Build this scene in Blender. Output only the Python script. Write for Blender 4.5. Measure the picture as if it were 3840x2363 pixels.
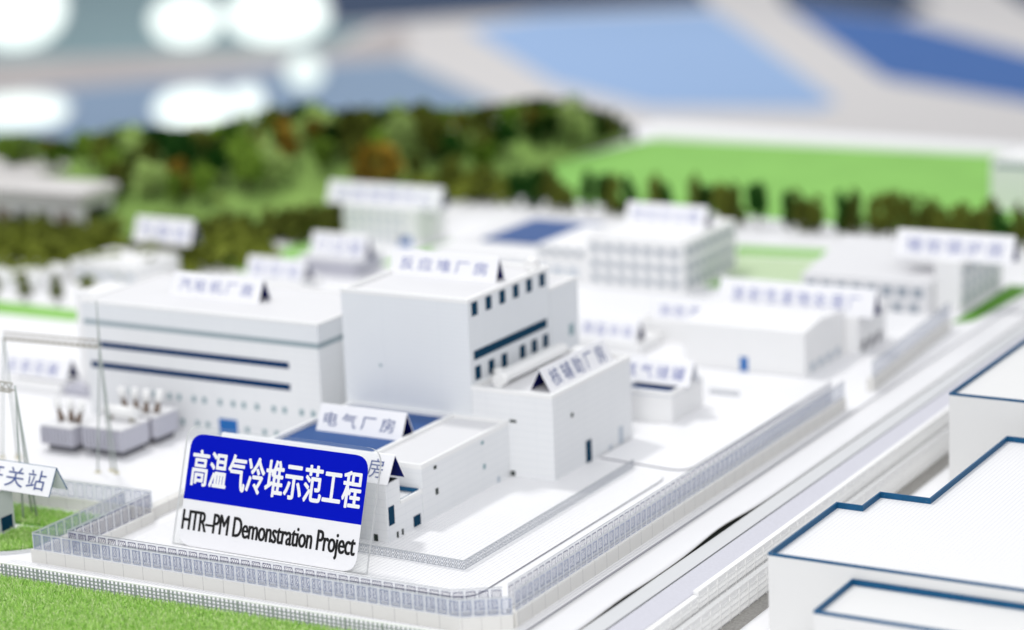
import bpy, bmesh, math, random
from mathutils import Vector, Matrix
random.seed(11)
PI = math.pi
for o in list(bpy.data.objects):
    bpy.data.objects.remove(o, do_unlink=True)
SC = bpy.context.scene
COL = SC.collection

# ------------------------------------------------------------------ camera
CAMPOS = Vector((8.58511395, -12.54666338, 5.36762711))
RX = Vector((0.86570751, 0.49902312, -0.03906964))
RY = Vector((0.08325266, -0.2205134, -0.97182449))      # image-down
RZ = Vector((-0.49357827, 0.8380631, -0.23244511))      # forward
cam = bpy.data.cameras.new('camera'); cam_o = bpy.data.objects.new('camera', cam); COL.objects.link(cam_o)
M4 = Matrix.Identity(4)
for r in range(3):
    M4[r][0] = RX[r]; M4[r][1] = -RY[r]; M4[r][2] = -RZ[r]; M4[r][3] = CAMPOS[r]
cam_o.matrix_world = M4
cam.sensor_width = 36.0; cam.lens = 9070.0 / 3840 * 36
cam.clip_start = 0.1; cam.clip_end = 600
cam.dof.use_dof = True; cam.dof.focus_distance = 16.05
cam.dof.aperture_fstop = 0.325; cam.dof.aperture_blades = 0
SC.camera = cam_o

# ------------------------------------------------------------------ world, lamps, exposure
w = bpy.data.worlds.new('World'); SC.world = w; w.use_nodes = True
bg = w.node_tree.nodes['Background']
bg.inputs[0].default_value = (0.90, 0.93, 1.0, 1); bg.inputs[1].default_value = 0.55
SC.view_settings.view_transform = 'Standard'; SC.view_settings.look = 'None'
SC.view_settings.exposure = 0.20; SC.view_settings.gamma = 1.0
try: SC.view_settings.use_curve_mapping = False
except Exception: pass
SC.render.engine = 'CYCLES'
SC.cycles.max_bounces = 8; SC.cycles.transparent_max_bounces = 24
SC.cycles.caustics_reflective = False; SC.cycles.caustics_refractive = False
SC.cycles.use_denoising = True

def area(name, loc, target, power, sx, sy=None, shape='RECTANGLE', col=(1, 1, 1)):
    l = bpy.data.lights.new(name, 'AREA'); l.energy = power; l.shape = shape; l.size = sx
    if sy: l.size_y = sy
    l.color = col
    o = bpy.data.objects.new(name, l); COL.objects.link(o); o.location = loc
    d = Vector(target) - Vector(loc)
    o.rotation_euler = d.to_track_quat('-Z', 'Y').to_euler()
    return o
area('key_lamp', (-14.5, 9.0, 28.0), (-1, 3, 0), 3700, 3.4, shape='DISK', col=(1.0, 0.985, 0.96))
area('ceiling_lamp', (0, 4, 24), (0, 4, 0), 800, 26, 26, col=(1.0, 0.99, 0.98))
area('front_ceiling_lamp', (9, -18, 14), (-0.5, 2, 0.3), 2900, 12, 12, col=(1.0, 0.99, 0.98))  # added fill out of view, brightens the sign and front faces
area('hall_ceiling_lamp', (-45, 75, 30), (-45, 75, -8), 15000, 70, 60, col=(1.0, 0.98, 0.96))  # added unseen lamp, lifts the far hall floor

# ------------------------------------------------------------------ materials
def mat(name, col, rough=0.5, spec=0.3, metal=0.0, noise=0.0, nscale=8.0, bump=0.0, rand=0.0):
    m = bpy.data.materials.new(name); m.use_nodes = True
    nt = m.node_tree; b = nt.nodes['Principled BSDF']
    b.inputs['Base Color'].default_value = (*col, 1); b.inputs['Roughness'].default_value = rough
    b.inputs['Specular IOR Level'].default_value = spec; b.inputs['Metallic'].default_value = metal
    src = None
    if noise or bump:
        tc = nt.nodes.new('ShaderNodeTexCoord'); n = nt.nodes.new('ShaderNodeTexNoise')
        n.inputs['Scale'].default_value = nscale; n.inputs['Detail'].default_value = 6
        nt.links.new(tc.outputs['Object'], n.inputs['Vector'])
    if noise:
        mx = nt.nodes.new('ShaderNodeMix'); mx.data_type = 'RGBA'
        mx.inputs[6].default_value = (*[c * (1 - noise) for c in col], 1)
        mx.inputs[7].default_value = (*[min(1, c * (1 + noise)) for c in col], 1)
        nt.links.new(n.outputs['Fac'], mx.inputs[0]); src = mx.outputs[2]
    if rand:
        oi = nt.nodes.new('ShaderNodeObjectInfo'); hs = nt.nodes.new('ShaderNodeHueSaturation')
        mr = nt.nodes.new('ShaderNodeMapRange'); mr.inputs[3].default_value = 1 - rand; mr.inputs[4].default_value = 1 + rand
        nt.links.new(oi.outputs['Random'], mr.inputs[0]); nt.links.new(mr.outputs[0], hs.inputs['Value'])
        if src: nt.links.new(src, hs.inputs['Color'])
        else: hs.inputs['Color'].default_value = (*col, 1)
        src = hs.outputs[0]
    if src: nt.links.new(src, b.inputs['Base Color'])
    if bump:
        bp = nt.nodes.new('ShaderNodeBump'); bp.inputs['Strength'].default_value = bump; bp.inputs['Distance'].default_value = 0.01
        nt.links.new(n.outputs['Fac'], bp.inputs['Height']); nt.links.new(bp.outputs[0], b.inputs['Normal'])
    return m

class NT:
    """tiny helper for maths node graphs"""
    def __init__(s, m): s.nt = m.node_tree; s.L = s.nt.links
    def m(s, op, a, b=None, c=None):
        n = s.nt.nodes.new('ShaderNodeMath'); n.operation = op
        for i, v in enumerate((a, b, c)):
            if v is None: continue
            if isinstance(v, (int, float)): n.inputs[i].default_value = v
            else: s.L.new(v, n.inputs[i])
        return n.outputs[0]
    def line(s, x, pitch, width, off=0.0):        # 1 on thin lines every pitch
        f = s.m('FRACT', s.m('DIVIDE', s.m('ADD', x, off), pitch))
        d = s.m('ABSOLUTE', s.m('SUBTRACT', f, 0.5))
        return s.m('GREATER_THAN', d, 0.5 - width / pitch / 2)

def lined(name, col, dark, px, py, wx, rough=0.55, spec=0.3, walls=False, noise=0.02):
    """scored sheet: a grid of thin engraved lines in world axes"""
    m = mat(name, col, rough, spec, noise=noise, nscale=3)
    g = NT(m); nt = m.node_tree; b = nt.nodes['Principled BSDF']
    geo = nt.nodes.new('ShaderNodeNewGeometry'); sp = nt.nodes.new('ShaderNodeSeparateXYZ')
    g.L.new(geo.outputs['Position'], sp.inputs[0])
    x, y, z = sp.outputs
    if walls:
        a = g.line(g.m('ADD', x, y), px, wx); c = g.line(z, py, wx, 0.011)
    else:
        a = g.line(x, px, wx); c = g.line(y, py, wx)
    f = g.m('MAXIMUM', a, c)
    mx = nt.nodes.new('ShaderNodeMix'); mx.data_type = 'RGBA'
    old = b.inputs['Base Color'].links[0].from_socket if b.inputs['Base Color'].links else None
    if old: g.L.new(old, mx.inputs[6])
    else: mx.inputs[6].default_value = (*col, 1)
    mx.inputs[7].default_value = (*dark, 1)
    g.L.new(f, mx.inputs[0]); g.L.new(mx.outputs[2], b.inputs['Base Color'])
    return m

M = {}
M['white'] = mat('white_plastic', (0.80, 0.80, 0.80), 0.5, 0.3, noise=0.015, nscale=4)
M['wall'] = lined('scored_white_plastic', (0.76, 0.77, 0.78), (0.67, 0.69, 0.71), 0.21, 0.055, 0.003, walls=True)
M['siding'] = lined('fine_ribbed_plastic', (0.72, 0.74, 0.76), (0.66, 0.685, 0.71), 0.5, 0.035, 0.004, walls=True)
M['rwall'] = mat('ivory_card', (0.72, 0.72, 0.71), 0.6, 0.25, noise=0.02, nscale=3)
M['roof'] = mat('roof_white', (0.68, 0.68, 0.69), 0.6, 0.25, noise=0.02, nscale=5)
M['roofgrid'] = lined('roof_fine_grid', (0.80, 0.80, 0.79), (0.60, 0.60, 0.65), 0.030, 0.030, 0.0036)
M['parapet'] = mat('parapet_white', (0.83, 0.83, 0.82), 0.5, 0.3)
M['ground'] = mat('board_white', (0.80, 0.80, 0.81), 0.55, 0.3, noise=0.02, nscale=2)
M['pave'] = lined('paving_grid', (0.84, 0.84, 0.84), (0.47, 0.47, 0.52), 0.036, 0.027, 0.0030)
M['walkgrid'] = lined('walk_grid', (0.80, 0.80, 0.80), (0.45, 0.45, 0.50), 0.028, 0.028, 0.0032)
M['walltile'] = lined('cream_coping', (0.70, 0.69, 0.66), (0.45, 0.44, 0.43), 0.167, 5.0, 0.004, walls=True)
M['cream'] = M['walltile']
M['kerb'] = mat('kerb_grey', (0.30, 0.30, 0.33), 0.6)
M['road'] = mat('road_lavender', (0.55, 0.55, 0.605), 0.55, 0.3, noise=0.10, nscale=60, bump=0.25)
M['roadwhite'] = mat('road_white_sheet', (0.73, 0.73, 0.74), 0.45, 0.35, noise=0.015, nscale=2)
M['roadgrey'] = mat('road_pale_strip', (0.58, 0.59, 0.60), 0.5, 0.3, noise=0.02)
M['dark'] = mat('dark_gap', (0.03, 0.035, 0.03), 0.8)
M['gravel'] = mat('gravel_grey', (0.34, 0.33, 0.31), 0.9, 0.1, noise=0.5, nscale=70, bump=0.8)
M['window'] = mat('window_navy', (0.006, 0.042, 0.085), 0.6, 0.03)
M['band'] = mat('window_band_navy', (0.0015, 0.030, 0.105), 0.8, 0.0)
M['greyband'] = mat('grey_band', (0.30, 0.37, 0.40), 0.5)
M['greywin'] = mat('window_grey', (0.27, 0.31, 0.36), 0.5)
M['lawnedge'] = mat('lawn_edge_pale', (0.62, 0.69, 0.57), 0.8, noise=0.05, nscale=3)
M['palewin'] = mat('window_pale', (0.22, 0.33, 0.36), 0.4)
M['faintwin'] = mat('window_faint', (0.45, 0.50, 0.56), 0.4)
M['hole'] = mat('vent_dark', (0.02, 0.03, 0.025), 0.7)
M['door'] = mat('door_blue', (0.008, 0.13, 0.42), 0.4, 0.4)
M['blueroof'] = mat('roof_blue', (0.030, 0.085, 0.25), 0.55, 0.12, noise=0.04)
M['coping'] = mat('coping_blue', (0.008, 0.085, 0.195), 0.5, 0.2, noise=0.25, nscale=40)
def wear(m, col, thr):
    nt = m.node_tree; b = nt.nodes['Principled BSDF']; g = NT(m)
    tc = nt.nodes.new('ShaderNodeTexCoord'); n = nt.nodes.new('ShaderNodeTexNoise'); n.inputs['Scale'].default_value = 55; n.inputs['Detail'].default_value = 8; n.inputs['Roughness'].default_value = 0.75
    mp = nt.nodes.new('ShaderNodeMapping'); mp.inputs['Scale'].default_value = (0.5, 0.5, 2.2)
    g.L.new(tc.outputs['Object'], mp.inputs[0]); g.L.new(mp.outputs[0], n.inputs['Vector'])
    mx = nt.nodes.new('ShaderNodeMix'); mx.data_type = 'RGBA'; g.L.new(g.m('GREATER_THAN', n.outputs['Fac'], thr), mx.inputs[0])
    g.L.new(b.inputs['Base Color'].links[0].from_socket, mx.inputs[6]); mx.inputs[7].default_value = (*col, 1); g.L.new(mx.outputs[2], b.inputs['Base Color'])
wear(M['coping'], (0.50, 0.52, 0.50), 0.665)
M['cardwhite'] = mat('card_white', (0.84, 0.84, 0.86), 0.4, 0.35)
M['cardnavy'] = mat('card_navy', (0.003, 0.008, 0.12), 0.6, 0.05)
M['hut'] = mat('hut_pale_grey', (0.58, 0.60, 0.61), 0.5)
M['inkpale'] = mat('ink_pale', (0.20, 0.23, 0.48), 0.6, 0.1)
M['cardpale'] = mat('card_pale', (0.70, 0.72, 0.76), 0.5)
M['ink'] = mat('ink_blue', (0.055, 0.09, 0.26), 0.5)
M['signblue'] = mat('sign_blue', (0.0, 0.006, 0.46), 0.45, 0.06)
M['signwhite'] = mat('sign_white', (0.83, 0.83, 0.84), 0.3, 0.4)
M['black'] = mat('ink_black', (0.008, 0.008, 0.008), 0.35)
M['letter'] = mat('letter_white', (0.85, 0.85, 0.86), 0.35)
M['metal'] = mat('grey_metal', (0.40, 0.43, 0.43), 0.45, 0.5, metal=0.2)
M['mast'] = mat('mast_grey_green', (0.36, 0.40, 0.38), 0.5)
M['tan'] = mat('beam_tan', (0.38, 0.36, 0.31), 0.6)
M['tank'] = mat('tank_grey', (0.47, 0.47, 0.53), 0.5)
M['tankdark'] = mat('tank_dark', (0.16, 0.16, 0.18), 0.6)
M['bush'] = mat('bushing_brown', (0.20, 0.15, 0.12), 0.4)
M['yellow'] = mat('foot_yellow', (0.62, 0.58, 0.42), 0.6)
M['turf'] = mat('turf_green', (0.12, 0.30, 0.045), 0.8, 0.1, noise=0.25, nscale=14)
M['lawn'] = mat('lawn_green', (0.25, 0.51, 0.125), 0.9, 0.05, noise=0.14, nscale=1.2)
M['lawnpale'] = mat('lawn_pale', (0.50, 0.62, 0.40), 0.85, 0.1, noise=0.06, nscale=2)
M['hill'] = mat('hill_scrub', (0.20, 0.32, 0.08), 0.9, 0.1, noise=0.5, nscale=1.6)
for i, c in enumerate(((0.42, 0.68, 0.16), (0.25, 0.53, 0.07), (0.66, 0.78, 0.40))):
    M['blade%d' % i] = mat('grass_fibre_%d' % i, c, 0.7, 0.2)
FOL = [('deep_green', (0.012, 0.055, 0.006)), ('olive', (0.10, 0.12, 0.018)), ('leaf_green', (0.15, 0.25, 0.03)),
       ('lime_green', (0.36, 0.50, 0.15)), ('ochre', (0.26, 0.165, 0.02))]
for n, c in FOL: M['fol_' + n] = mat('foliage_' + n, c, 0.9, 0.1, noise=0.45, nscale=5, rand=0.25)
M['trunk'] = mat('trunk_brown', (0.06, 0.035, 0.02), 0.9)
M['hedge'] = mat('hedge_olive', (0.15, 0.18, 0.025), 0.9, 0.1, noise=0.5, nscale=4)
M['floor'] = mat('floor_pale', (0.60, 0.58, 0.565), 0.55, 0.2, noise=0.02, nscale=0.1)
M['floorpink'] = mat('path_pinkish', (0.40, 0.365, 0.355), 0.6, 0.2, noise=0.03, nscale=0.1)
M['carpetlight'] = mat('carpet_light_blue', (0.29, 0.42, 0.64), 0.8, 0.1, noise=0.06, nscale=0.08)
M['carpetblue'] = mat('carpet_blue', (0.060, 0.14, 0.36), 0.8, 0.1, noise=0.06, nscale=0.08)
M['carpetslate'] = mat('carpet_slate', (0.045, 0.07, 0.125), 0.8, 0.1, noise=0.06, nscale=0.08)
M['carpetgrey'] = mat('carpet_grey_blue', (0.21, 0.29, 0.40), 0.8, 0.1, noise=0.08, nscale=0.08)
M['carpetteal'] = mat('carpet_teal_grey', (0.21, 0.30, 0.32), 0.8, 0.1, noise=0.1, nscale=0.08)
def edge_mat():
    m = bpy.data.materials.new('frosted_edge'); m.use_nodes = True; nt = m.node_tree; nt.nodes.clear()
    out = nt.nodes.new('ShaderNodeOutputMaterial'); a = nt.nodes.new('ShaderNodeBsdfDiffuse'); a.inputs[0].default_value = (0.9, 0.92, 0.91, 1)
    t = nt.nodes.new('ShaderNodeBsdfTranslucent'); t.inputs[0].default_value = (0.95, 0.96, 0.96, 1); tr = nt.nodes.new('ShaderNodeBsdfTransparent')
    x = nt.nodes.new('ShaderNodeMixShader'); y = nt.nodes.new('ShaderNodeMixShader'); x.inputs[0].default_value = 0.5; y.inputs[0].default_value = 0.15
    nt.links.new(a.outputs[0], x.inputs[1]); nt.links.new(t.outputs[0], x.inputs[2]); nt.links.new(x.outputs[0], y.inputs[1]); nt.links.new(tr.outputs[0], y.inputs[2])
    nt.links.new(y.outputs[0], out.inputs[0]); return m
M['edge'] = edge_mat()
def emit(name, col, s):
    m = bpy.data.materials.new(name); m.use_nodes = True; nt = m.node_tree
    nt.nodes.clear(); e = nt.nodes.new('ShaderNodeEmission'); o = nt.nodes.new('ShaderNodeOutputMaterial')
    e.inputs[0].default_value = (*col, 1); e.inputs[1].default_value = s; nt.links.new(e.outputs[0], o.inputs[0]); return m
M['lamp'] = emit('lit_diffuser', (0.90, 1.0, 0.96), 1.35)  # shared by the lit panels and the low reflections
M['lampdim'] = emit('lit_diffuser_dim', (0.88, 1.0, 0.97), 1.05)  # glow standing in for a faint reflection

def clear_mat(name, frost, tint=(0.97, 0.99, 0.985)):
    m = bpy.data.materials.new(name); m.use_nodes = True; nt = m.node_tree; nt.nodes.clear()
    out = nt.nodes.new('ShaderNodeOutputMaterial'); tr = nt.nodes.new('ShaderNodeBsdfTransparent'); tr.inputs[0].default_value = (*tint, 1)
    gl = nt.nodes.new('ShaderNodeBsdfGlossy'); gl.inputs['Roughness'].default_value = 0.08
    df = nt.nodes.new('ShaderNodeBsdfDiffuse'); df.inputs[0].default_value = (0.85, 0.87, 0.87, 1)
    fr = nt.nodes.new('ShaderNodeFresnel'); fr.inputs[0].default_value = 1.18
    a = nt.nodes.new('ShaderNodeMixShader'); b = nt.nodes.new('ShaderNodeMixShader')
    a.inputs[0].default_value = frost
    nt.links.new(tr.outputs[0], a.inputs[1]); nt.links.new(df.outputs[0], a.inputs[2])
    nt.links.new(fr.outputs[0], b.inputs[0]); nt.links.new(a.outputs[0], b.inputs[1]); nt.links.new(gl.outputs[0], b.inputs[2])
    nt.links.new(b.outputs[0], out.inputs[0]); return m
M['acrylic'] = clear_mat('clear_acrylic', 0.03, (0.995, 1.0, 0.998))

def fence_mat(name, frost, linecol, kind):
    """etched acrylic fence panel; UV 0..1 over one panel"""
    m = bpy.data.materials.new(name); m.use_nodes = True; nt = m.node_tree; nt.nodes.clear(); g = NT(m)
    out = nt.nodes.new('ShaderNodeOutputMaterial'); tc = nt.nodes.new('ShaderNodeTexCoord'); sp = nt.nodes.new('ShaderNodeSeparateXYZ')
    g.L.new(tc.outputs['UV'], sp.inputs[0]); u, v = sp.outputs[0], sp.outputs[1]
    tr = nt.nodes.new('ShaderNodeBsdfTransparent'); df = nt.nodes.new('ShaderNodeBsdfDiffuse'); df.inputs[0].default_value = (0.66, 0.69, 0.74, 1)
    ln = nt.nodes.new('ShaderNodeBsdfDiffuse'); ln.inputs[0].default_value = (*linecol, 1)
    base = nt.nodes.new('ShaderNodeMixShader'); g.L.new(tr.outputs[0], base.inputs[1]); g.L.new(df.outputs[0], base.inputs[2])
    du = g.m('ABSOLUTE', g.m('SUBTRACT', u, 0.5)); dv = g.m('ABSOLUTE', g.m('SUBTRACT', v, 0.48))
    if kind == 'diamond':
        hu, hv, lw, lv = 0.38, 0.41, 0.026, 0.018
        inside = g.m('MULTIPLY', g.m('LESS_THAN', du, hu), g.m('LESS_THAN', dv, hv))
        core = g.m('MULTIPLY', g.m('LESS_THAN', du, hu - 2 * lw), g.m('LESS_THAN', dv, hv - 2 * lv))
        frame = g.m('SUBTRACT', inside, core)
        s1 = g.m('ADD', g.m('MULTIPLY', u, 5.2), g.m('MULTIPLY', v, 4.6)); s2 = g.m('SUBTRACT', g.m('MULTIPLY', u, 5.2), g.m('MULTIPLY', v, 4.6))
        d1 = g.m('GREATER_THAN', g.m('ABSOLUTE', g.m('SUBTRACT', g.m('FRACT', s1), 0.5)), 0.41)
        d2 = g.m('GREATER_THAN', g.m('ABSOLUTE', g.m('SUBTRACT', g.m('FRACT', g.m('ADD', s2, 8.0)), 0.5)), 0.405)
        lines = g.m('MAXIMUM', frame, g.m('MULTIPLY', core, g.m('MAXIMUM', d1, d2)))
        g.L.new(g.m('ADD', g.m('MULTIPLY', g.m('SUBTRACT', 1.0, inside), 0.30), frost), base.inputs[0])
        mx = nt.nodes.new('ShaderNodeMixShader'); g.L.new(g.m('MULTIPLY', lines, 0.92), mx.inputs[0])
        g.L.new(base.outputs[0], mx.inputs[1]); g.L.new(ln.outputs[0], mx.inputs[2]); g.L.new(mx.outputs[0], out.inputs[0])
    else:                                                   # perforated metal with round holes
        inside = g.m('MULTIPLY', g.m('LESS_THAN', du, 0.43), g.m('LESS_THAN', dv, 0.45))
        def dots(ou, ov):
            a = g.m('SUBTRACT', g.m('FRACT', g.m('ADD', g.m('MULTIPLY', u, 3.0), ou)), 0.5)
            b = g.m('SUBTRACT', g.m('FRACT', g.m('ADD', g.m('MULTIPLY', v, 2.6), ov)), 0.5)
            r = g.m('SQRT', g.m('ADD', g.m('MULTIPLY', a, a), g.m('MULTIPLY', b, b)))
            return g.m('LESS_THAN', r, 0.27)
        hole = g.m('MAXIMUM', dots(0.0, 0.0), dots(0.5, 0.5))
        hole = g.m('MULTIPLY', hole, g.m('MULTIPLY', g.m('LESS_THAN', du, 0.40), g.m('LESS_THAN', dv, 0.42)))
        base.inputs[0].default_value = 0.75
        mx = nt.nodes.new('ShaderNodeMixShader'); g.L.new(inside, mx.inputs[0]); g.L.new(base.outputs[0], mx.inputs[1]); g.L.new(ln.outputs[0], mx.inputs[2])
        m2 = nt.nodes.new('ShaderNodeMixShader'); g.L.new(hole, m2.inputs[0]); g.L.new(mx.outputs[0], m2.inputs[1]); g.L.new(tr.outputs[0], m2.inputs[2])
        g.L.new(m2.outputs[0], out.inputs[0])
    return m
M['fenceouter'] = fence_mat('etched_fence_outer', 0.26, (0.17, 0.21, 0.34), 'diamond')
M['fenceinner'] = fence_mat('etched_fence_inner', 0.16, (0.05, 0.05, 0.13), 'diamond')
M['meshfence'] = fence_mat('perforated_fence', 0.3, (0.27, 0.29, 0.33), 'holes')

# ------------------------------------------------------------------ builders
def link(name, me, parent=None, m=None):
    o = bpy.data.objects.new(name, me); COL.objects.link(o)
    if m is not None and not me.materials:
        for x in (m if isinstance(m, (list, tuple)) else [m]): me.materials.append(M[x])
    if parent is not None: o.parent = parent
    return o
def mesh(bm, name):
    me = bpy.data.meshes.new(name); bm.to_mesh(me); bm.free(); return me
def box(bm, x0, x1, y0, y1, z0, z1, mi=0, skip=()):
    v = [bm.verts.new(p) for p in ((x0,y0,z0),(x1,y0,z0),(x1,y1,z0),(x0,y1,z0),(x0,y0,z1),(x1,y0,z1),(x1,y1,z1),(x0,y1,z1))]
    for i, f in enumerate(((3,2,1,0),(4,5,6,7),(0,1,5,4),(1,2,6,5),(2,3,7,6),(3,0,4,7))):
        if i in skip: continue
        fc = bm.faces.new([v[j] for j in f]); fc.material_index = mi
    return v
def prism(bm, pts, z0, z1, mi=0, side=None):
    a = [bm.verts.new((x, y, z0)) for x, y in pts]; b = [bm.verts.new((x, y, z1)) for x, y in pts]
    f = bm.faces.new(b); f.material_index = mi
    bm.faces.new(a[::-1]).material_index = mi
    n = len(pts)
    for i in range(n):
        bm.faces.new((a[i], a[(i+1) % n], b[(i+1) % n], b[i])).material_index = mi if side is None else side
    bmesh.ops.recalc_face_normals(bm, faces=bm.faces)
def tube(bm, p, q, r0, r1=None, n=8):
    p = Vector(p); q = Vector(q); r1 = r0 if r1 is None else r1
    d = (q - p).normalized(); u = d.orthogonal().normalized(); v = d.cross(u)
    A = [bm.verts.new(p + (u * math.cos(2*PI*i/n) + v * math.sin(2*PI*i/n)) * r0) for i in range(n)]
    B = [bm.verts.new(q + (u * math.cos(2*PI*i/n) + v * math.sin(2*PI*i/n)) * r1) for i in range(n)]
    for i in range(n): bm.faces.new((A[i], A[(i+1) % n], B[(i+1) % n], B[i])).smooth = True
    bm.faces.new(A[::-1]); bm.faces.new(B)
def bar(bm, p, q, t):
    tube(bm, p, q, t * 0.7, n=4)
def thing(name, label, cat, loc=(0, 0, 0), rz=0.0, group=None):
    o = bpy.data.objects.new(name, None); COL.objects.link(o); o.empty_display_size = 0.05
    o.location = loc; o.rotation_euler = (0, 0, rz); o['label'] = label; o['category'] = cat
    if group: o['group'] = group
    return o
def tag(o, label, cat, group=None):
    o['label'] = label; o['category'] = cat
    if group: o['group'] = group
    return o
def struct(name, bm, m):
    o = link(name, mesh(bm, name), None, m); o['kind'] = 'structure'; return o
def pbox(name, parent, m, *b, bev=0.0):
    bm = bmesh.new(); box(bm, *b)
    if bev: bmesh.ops.bevel(bm, geom=bm.edges[:], offset=bev, segments=1, affect='EDGES')
    return link(name, mesh(bm, name), parent, m)
def rounded(pts_spec, n=6):
    """pts_spec: (x, y, radius) polygon -> rounded point list"""
    out = []; N = len(pts_spec)
    for i in range(N):
        x, y, r = pts_spec[i]; p = Vector((x, y))
        if r <= 0: out.append((x, y)); continue
        a = (Vector(pts_spec[i-1][:2]) - p).normalized(); b = (Vector(pts_spec[(i+1) % N][:2]) - p).normalized()
        p0 = p + a * r; p1 = p + b * r
        for t in range(n + 1):
            t /= n; q = p0 * (1-t)**2 + p * 2*t*(1-t) + p1 * t*t; out.append((q.x, q.y))
    return out
def text_mesh(body, x0, x1, y0, y1, bold=0.0, spacing=1.0, wx=0.0, wy=0.0):
    c = bpy.data.curves.new('lettering', 'FONT'); c.body = body; c.offset = bold; c.extrude = 0.0; c.space_character = spacing
    c.resolution_u = 4
    o = bpy.data.objects.new('lettering', c); COL.objects.link(o)
    bpy.context.view_layer.update()
    dg = bpy.context.evaluated_depsgraph_get(); me = bpy.data.meshes.new_from_object(o.evaluated_get(dg))
    bpy.data.objects.remove(o); bpy.data.curves.remove(c)
    xs = [v.co.x for v in me.vertices]; ys = [v.co.y for v in me.vertices]
    ax, bx, ay, by = min(xs), max(xs), min(ys), max(ys)
    for v in me.vertices:
        v.co.x = x0 + (v.co.x - ax) / (bx - ax) * (x1 - x0); v.co.y = y0 + (v.co.y - ay) / (by - ay) * (y1 - y0); v.co.z = 0
    me.materials.clear(); me.name = 'lettering'
    if wx or wy:                                # heavier weight: the same outlines laid over each other, a hair apart
        vs = [tuple(v.co) for v in me.vertices]; fs = [tuple(p.vertices) for p in me.polygons]; V = []; F = []
        sxx = (x1 - x0 - 2 * wx) / (x1 - x0); cx = (x0 + x1) / 2
        offs = [(0, 0), (wx, 0), (-wx, 0), (0, wy), (0, -wy), (wx*.7, wy*.7), (-wx*.7, wy*.7), (wx*.7, -wy*.7), (-wx*.7, -wy*.7)]
        for i, (a, c2) in enumerate(offs):
            n0 = len(V); V += [(cx + (x - cx) * sxx + a, y + c2, 0.00012 * i) for x, y, z in vs]; F += [tuple(q + n0 for q in f) for f in fs]
        me = bpy.data.meshes.new('lettering'); me.from_pydata(V, [], F)
    return me

# ================================================================== THE BOARD AND ITS SHEETS (the setting)
bm = bmesh.new()
prism(bm, [(-17, -7), (2.122, -7), (2.122, 13), (9, 13), (9, 16.2), (-1.14, 16.96), (-6.81, 17.39), (-10, 17.1), (-12.5, 14.8), (-14, 13), (-17, 10.6)], -0.40, 0.0)
struct('ground', bm, 'ground')
bm = bmesh.new(); box(bm, 2.155, 9, -4, 13.0, -0.55, -0.285); struct('lower_ground', bm, 'ground')
bm = bmesh.new(); box(bm, 2.156, 2.206, -4, 12, -0.285, -0.135); struct('gravel_ledge', bm, 'gravel')
bm = bmesh.new(); box(bm, 2.215, 2.33, -3.0, 12, -0.285, -0.279); struct('gravel_strip', bm, 'gravel')
# far rim of the table and its outer skirt
bm = bmesh.new()
prism(bm, [(-6.81, 17.40), (-1.14, 16.97), (9, 16.21), (9, 16.8), (-1.2, 17.5), (-6.9, 17.95)], -0.5, -0.03)
o = link('table_rim', mesh(bm, 'table_rim'), None, 'white'); tag(o, 'white far rim of the exhibition table beyond the green lawn', 'table rim')

# paved plots inside the site
bm = bmesh.new()
prism(bm, rounded([(-1.95, -0.16, 0.05), (0.86, -0.10, 0.18), (0.86, 2.80, 0.20), (-0.20, 2.86, 0), (-0.20, 2.28, 0), (-1.95, 2.28, 0)]), 0.0, 0.012, 0, 1)
struct('pavement', bm, ['pave', 'kerb'])
bm = bmesh.new()
prism(bm, rounded([(0.17, 2.98, 0), (0.93, 2.90, 0.16), (0.96, 4.95, 0.1), (0.50, 4.98, 0), (0.17, 4.98, 0)]), 0.0, 0.012, 0, 1)
struct('pavement', bm, ['ground', 'kerb'])
# walk between the trellis rail and the outer wall, and beside the road
bm = bmesh.new(); prism(bm, [(-2.45, -0.985), (1.05, -0.905), (1.05, -0.63), (-2.45, -0.70)], 0.0, 0.006); struct('path', bm, 'walkgrid')
bm = bmesh.new(); prism(bm, [(1.385, -0.60), (1.455, -0.75), (1.435, 5.0), (1.365, 5.0)], 0.0, 0.005); struct('path', bm, 'walkgrid')
bm = bmesh.new(); box(bm, 1.458, 1.475, -3.5, 12, 0.0, 0.010); o = struct('kerb', bm, 'kerb')
# road: a white sheet whose right edge has warped up, a pale strip, speckled asphalt
bm = bmesh.new()
nx, ny = 5, 110; vs = []; ths = 0.008
for j in range(ny + 1):
    y = -3.5 + 15.5 * j / ny; row = []
    lift = 0.024 * math.exp(-((y - 1.75) / 0.42)**2) + 0.013 * math.exp(-((y - 0.25) / 0.30)**2) + 0.005
    xe = 1.768 - 0.012 * math.exp(-((y - 1.75) / 0.45)**2)
    for i in range(nx + 1):
        t = i / nx; row.append((1.485 + (xe - 1.485) * t, y, 0.006 + lift * t**2.2))
    vs.append(row)
top = [[bm.verts.new((x, y, z + ths)) for x, y, z in r] for r in vs]; bot = [[bm.verts.new(p) for p in r] for r in vs]
for j in range(ny):
    for i in range(nx):
        bm.faces.new((top[j][i], top[j][i+1], top[j+1][i+1], top[j+1][i])).smooth = True
        bm.faces.new((bot[j][i], bot[j+1][i], bot[j+1][i+1], bot[j][i+1]))
    bm.faces.new((top[j][nx], bot[j][nx], bot[j+1][nx], top[j+1][nx])).material_index = 1
    bm.faces.new((top[j][0], top[j+1][0], bot[j+1][0], bot[j][0]))
struct('road', bm, ['roadwhite', 'gravel'])
bm = bmesh.new(); box(bm, 1.50, 1.771, -3.5, 12, 0.0, 0.003); struct('road_bed', bm, 'dark')  # dark board; shadow under the lifted sheet is put into its colour
bm = bmesh.new(); box(bm, 1.772, 1.905, -3.5, 12, 0.0, 0.012); struct('road', bm, 'roadgrey')
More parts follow.
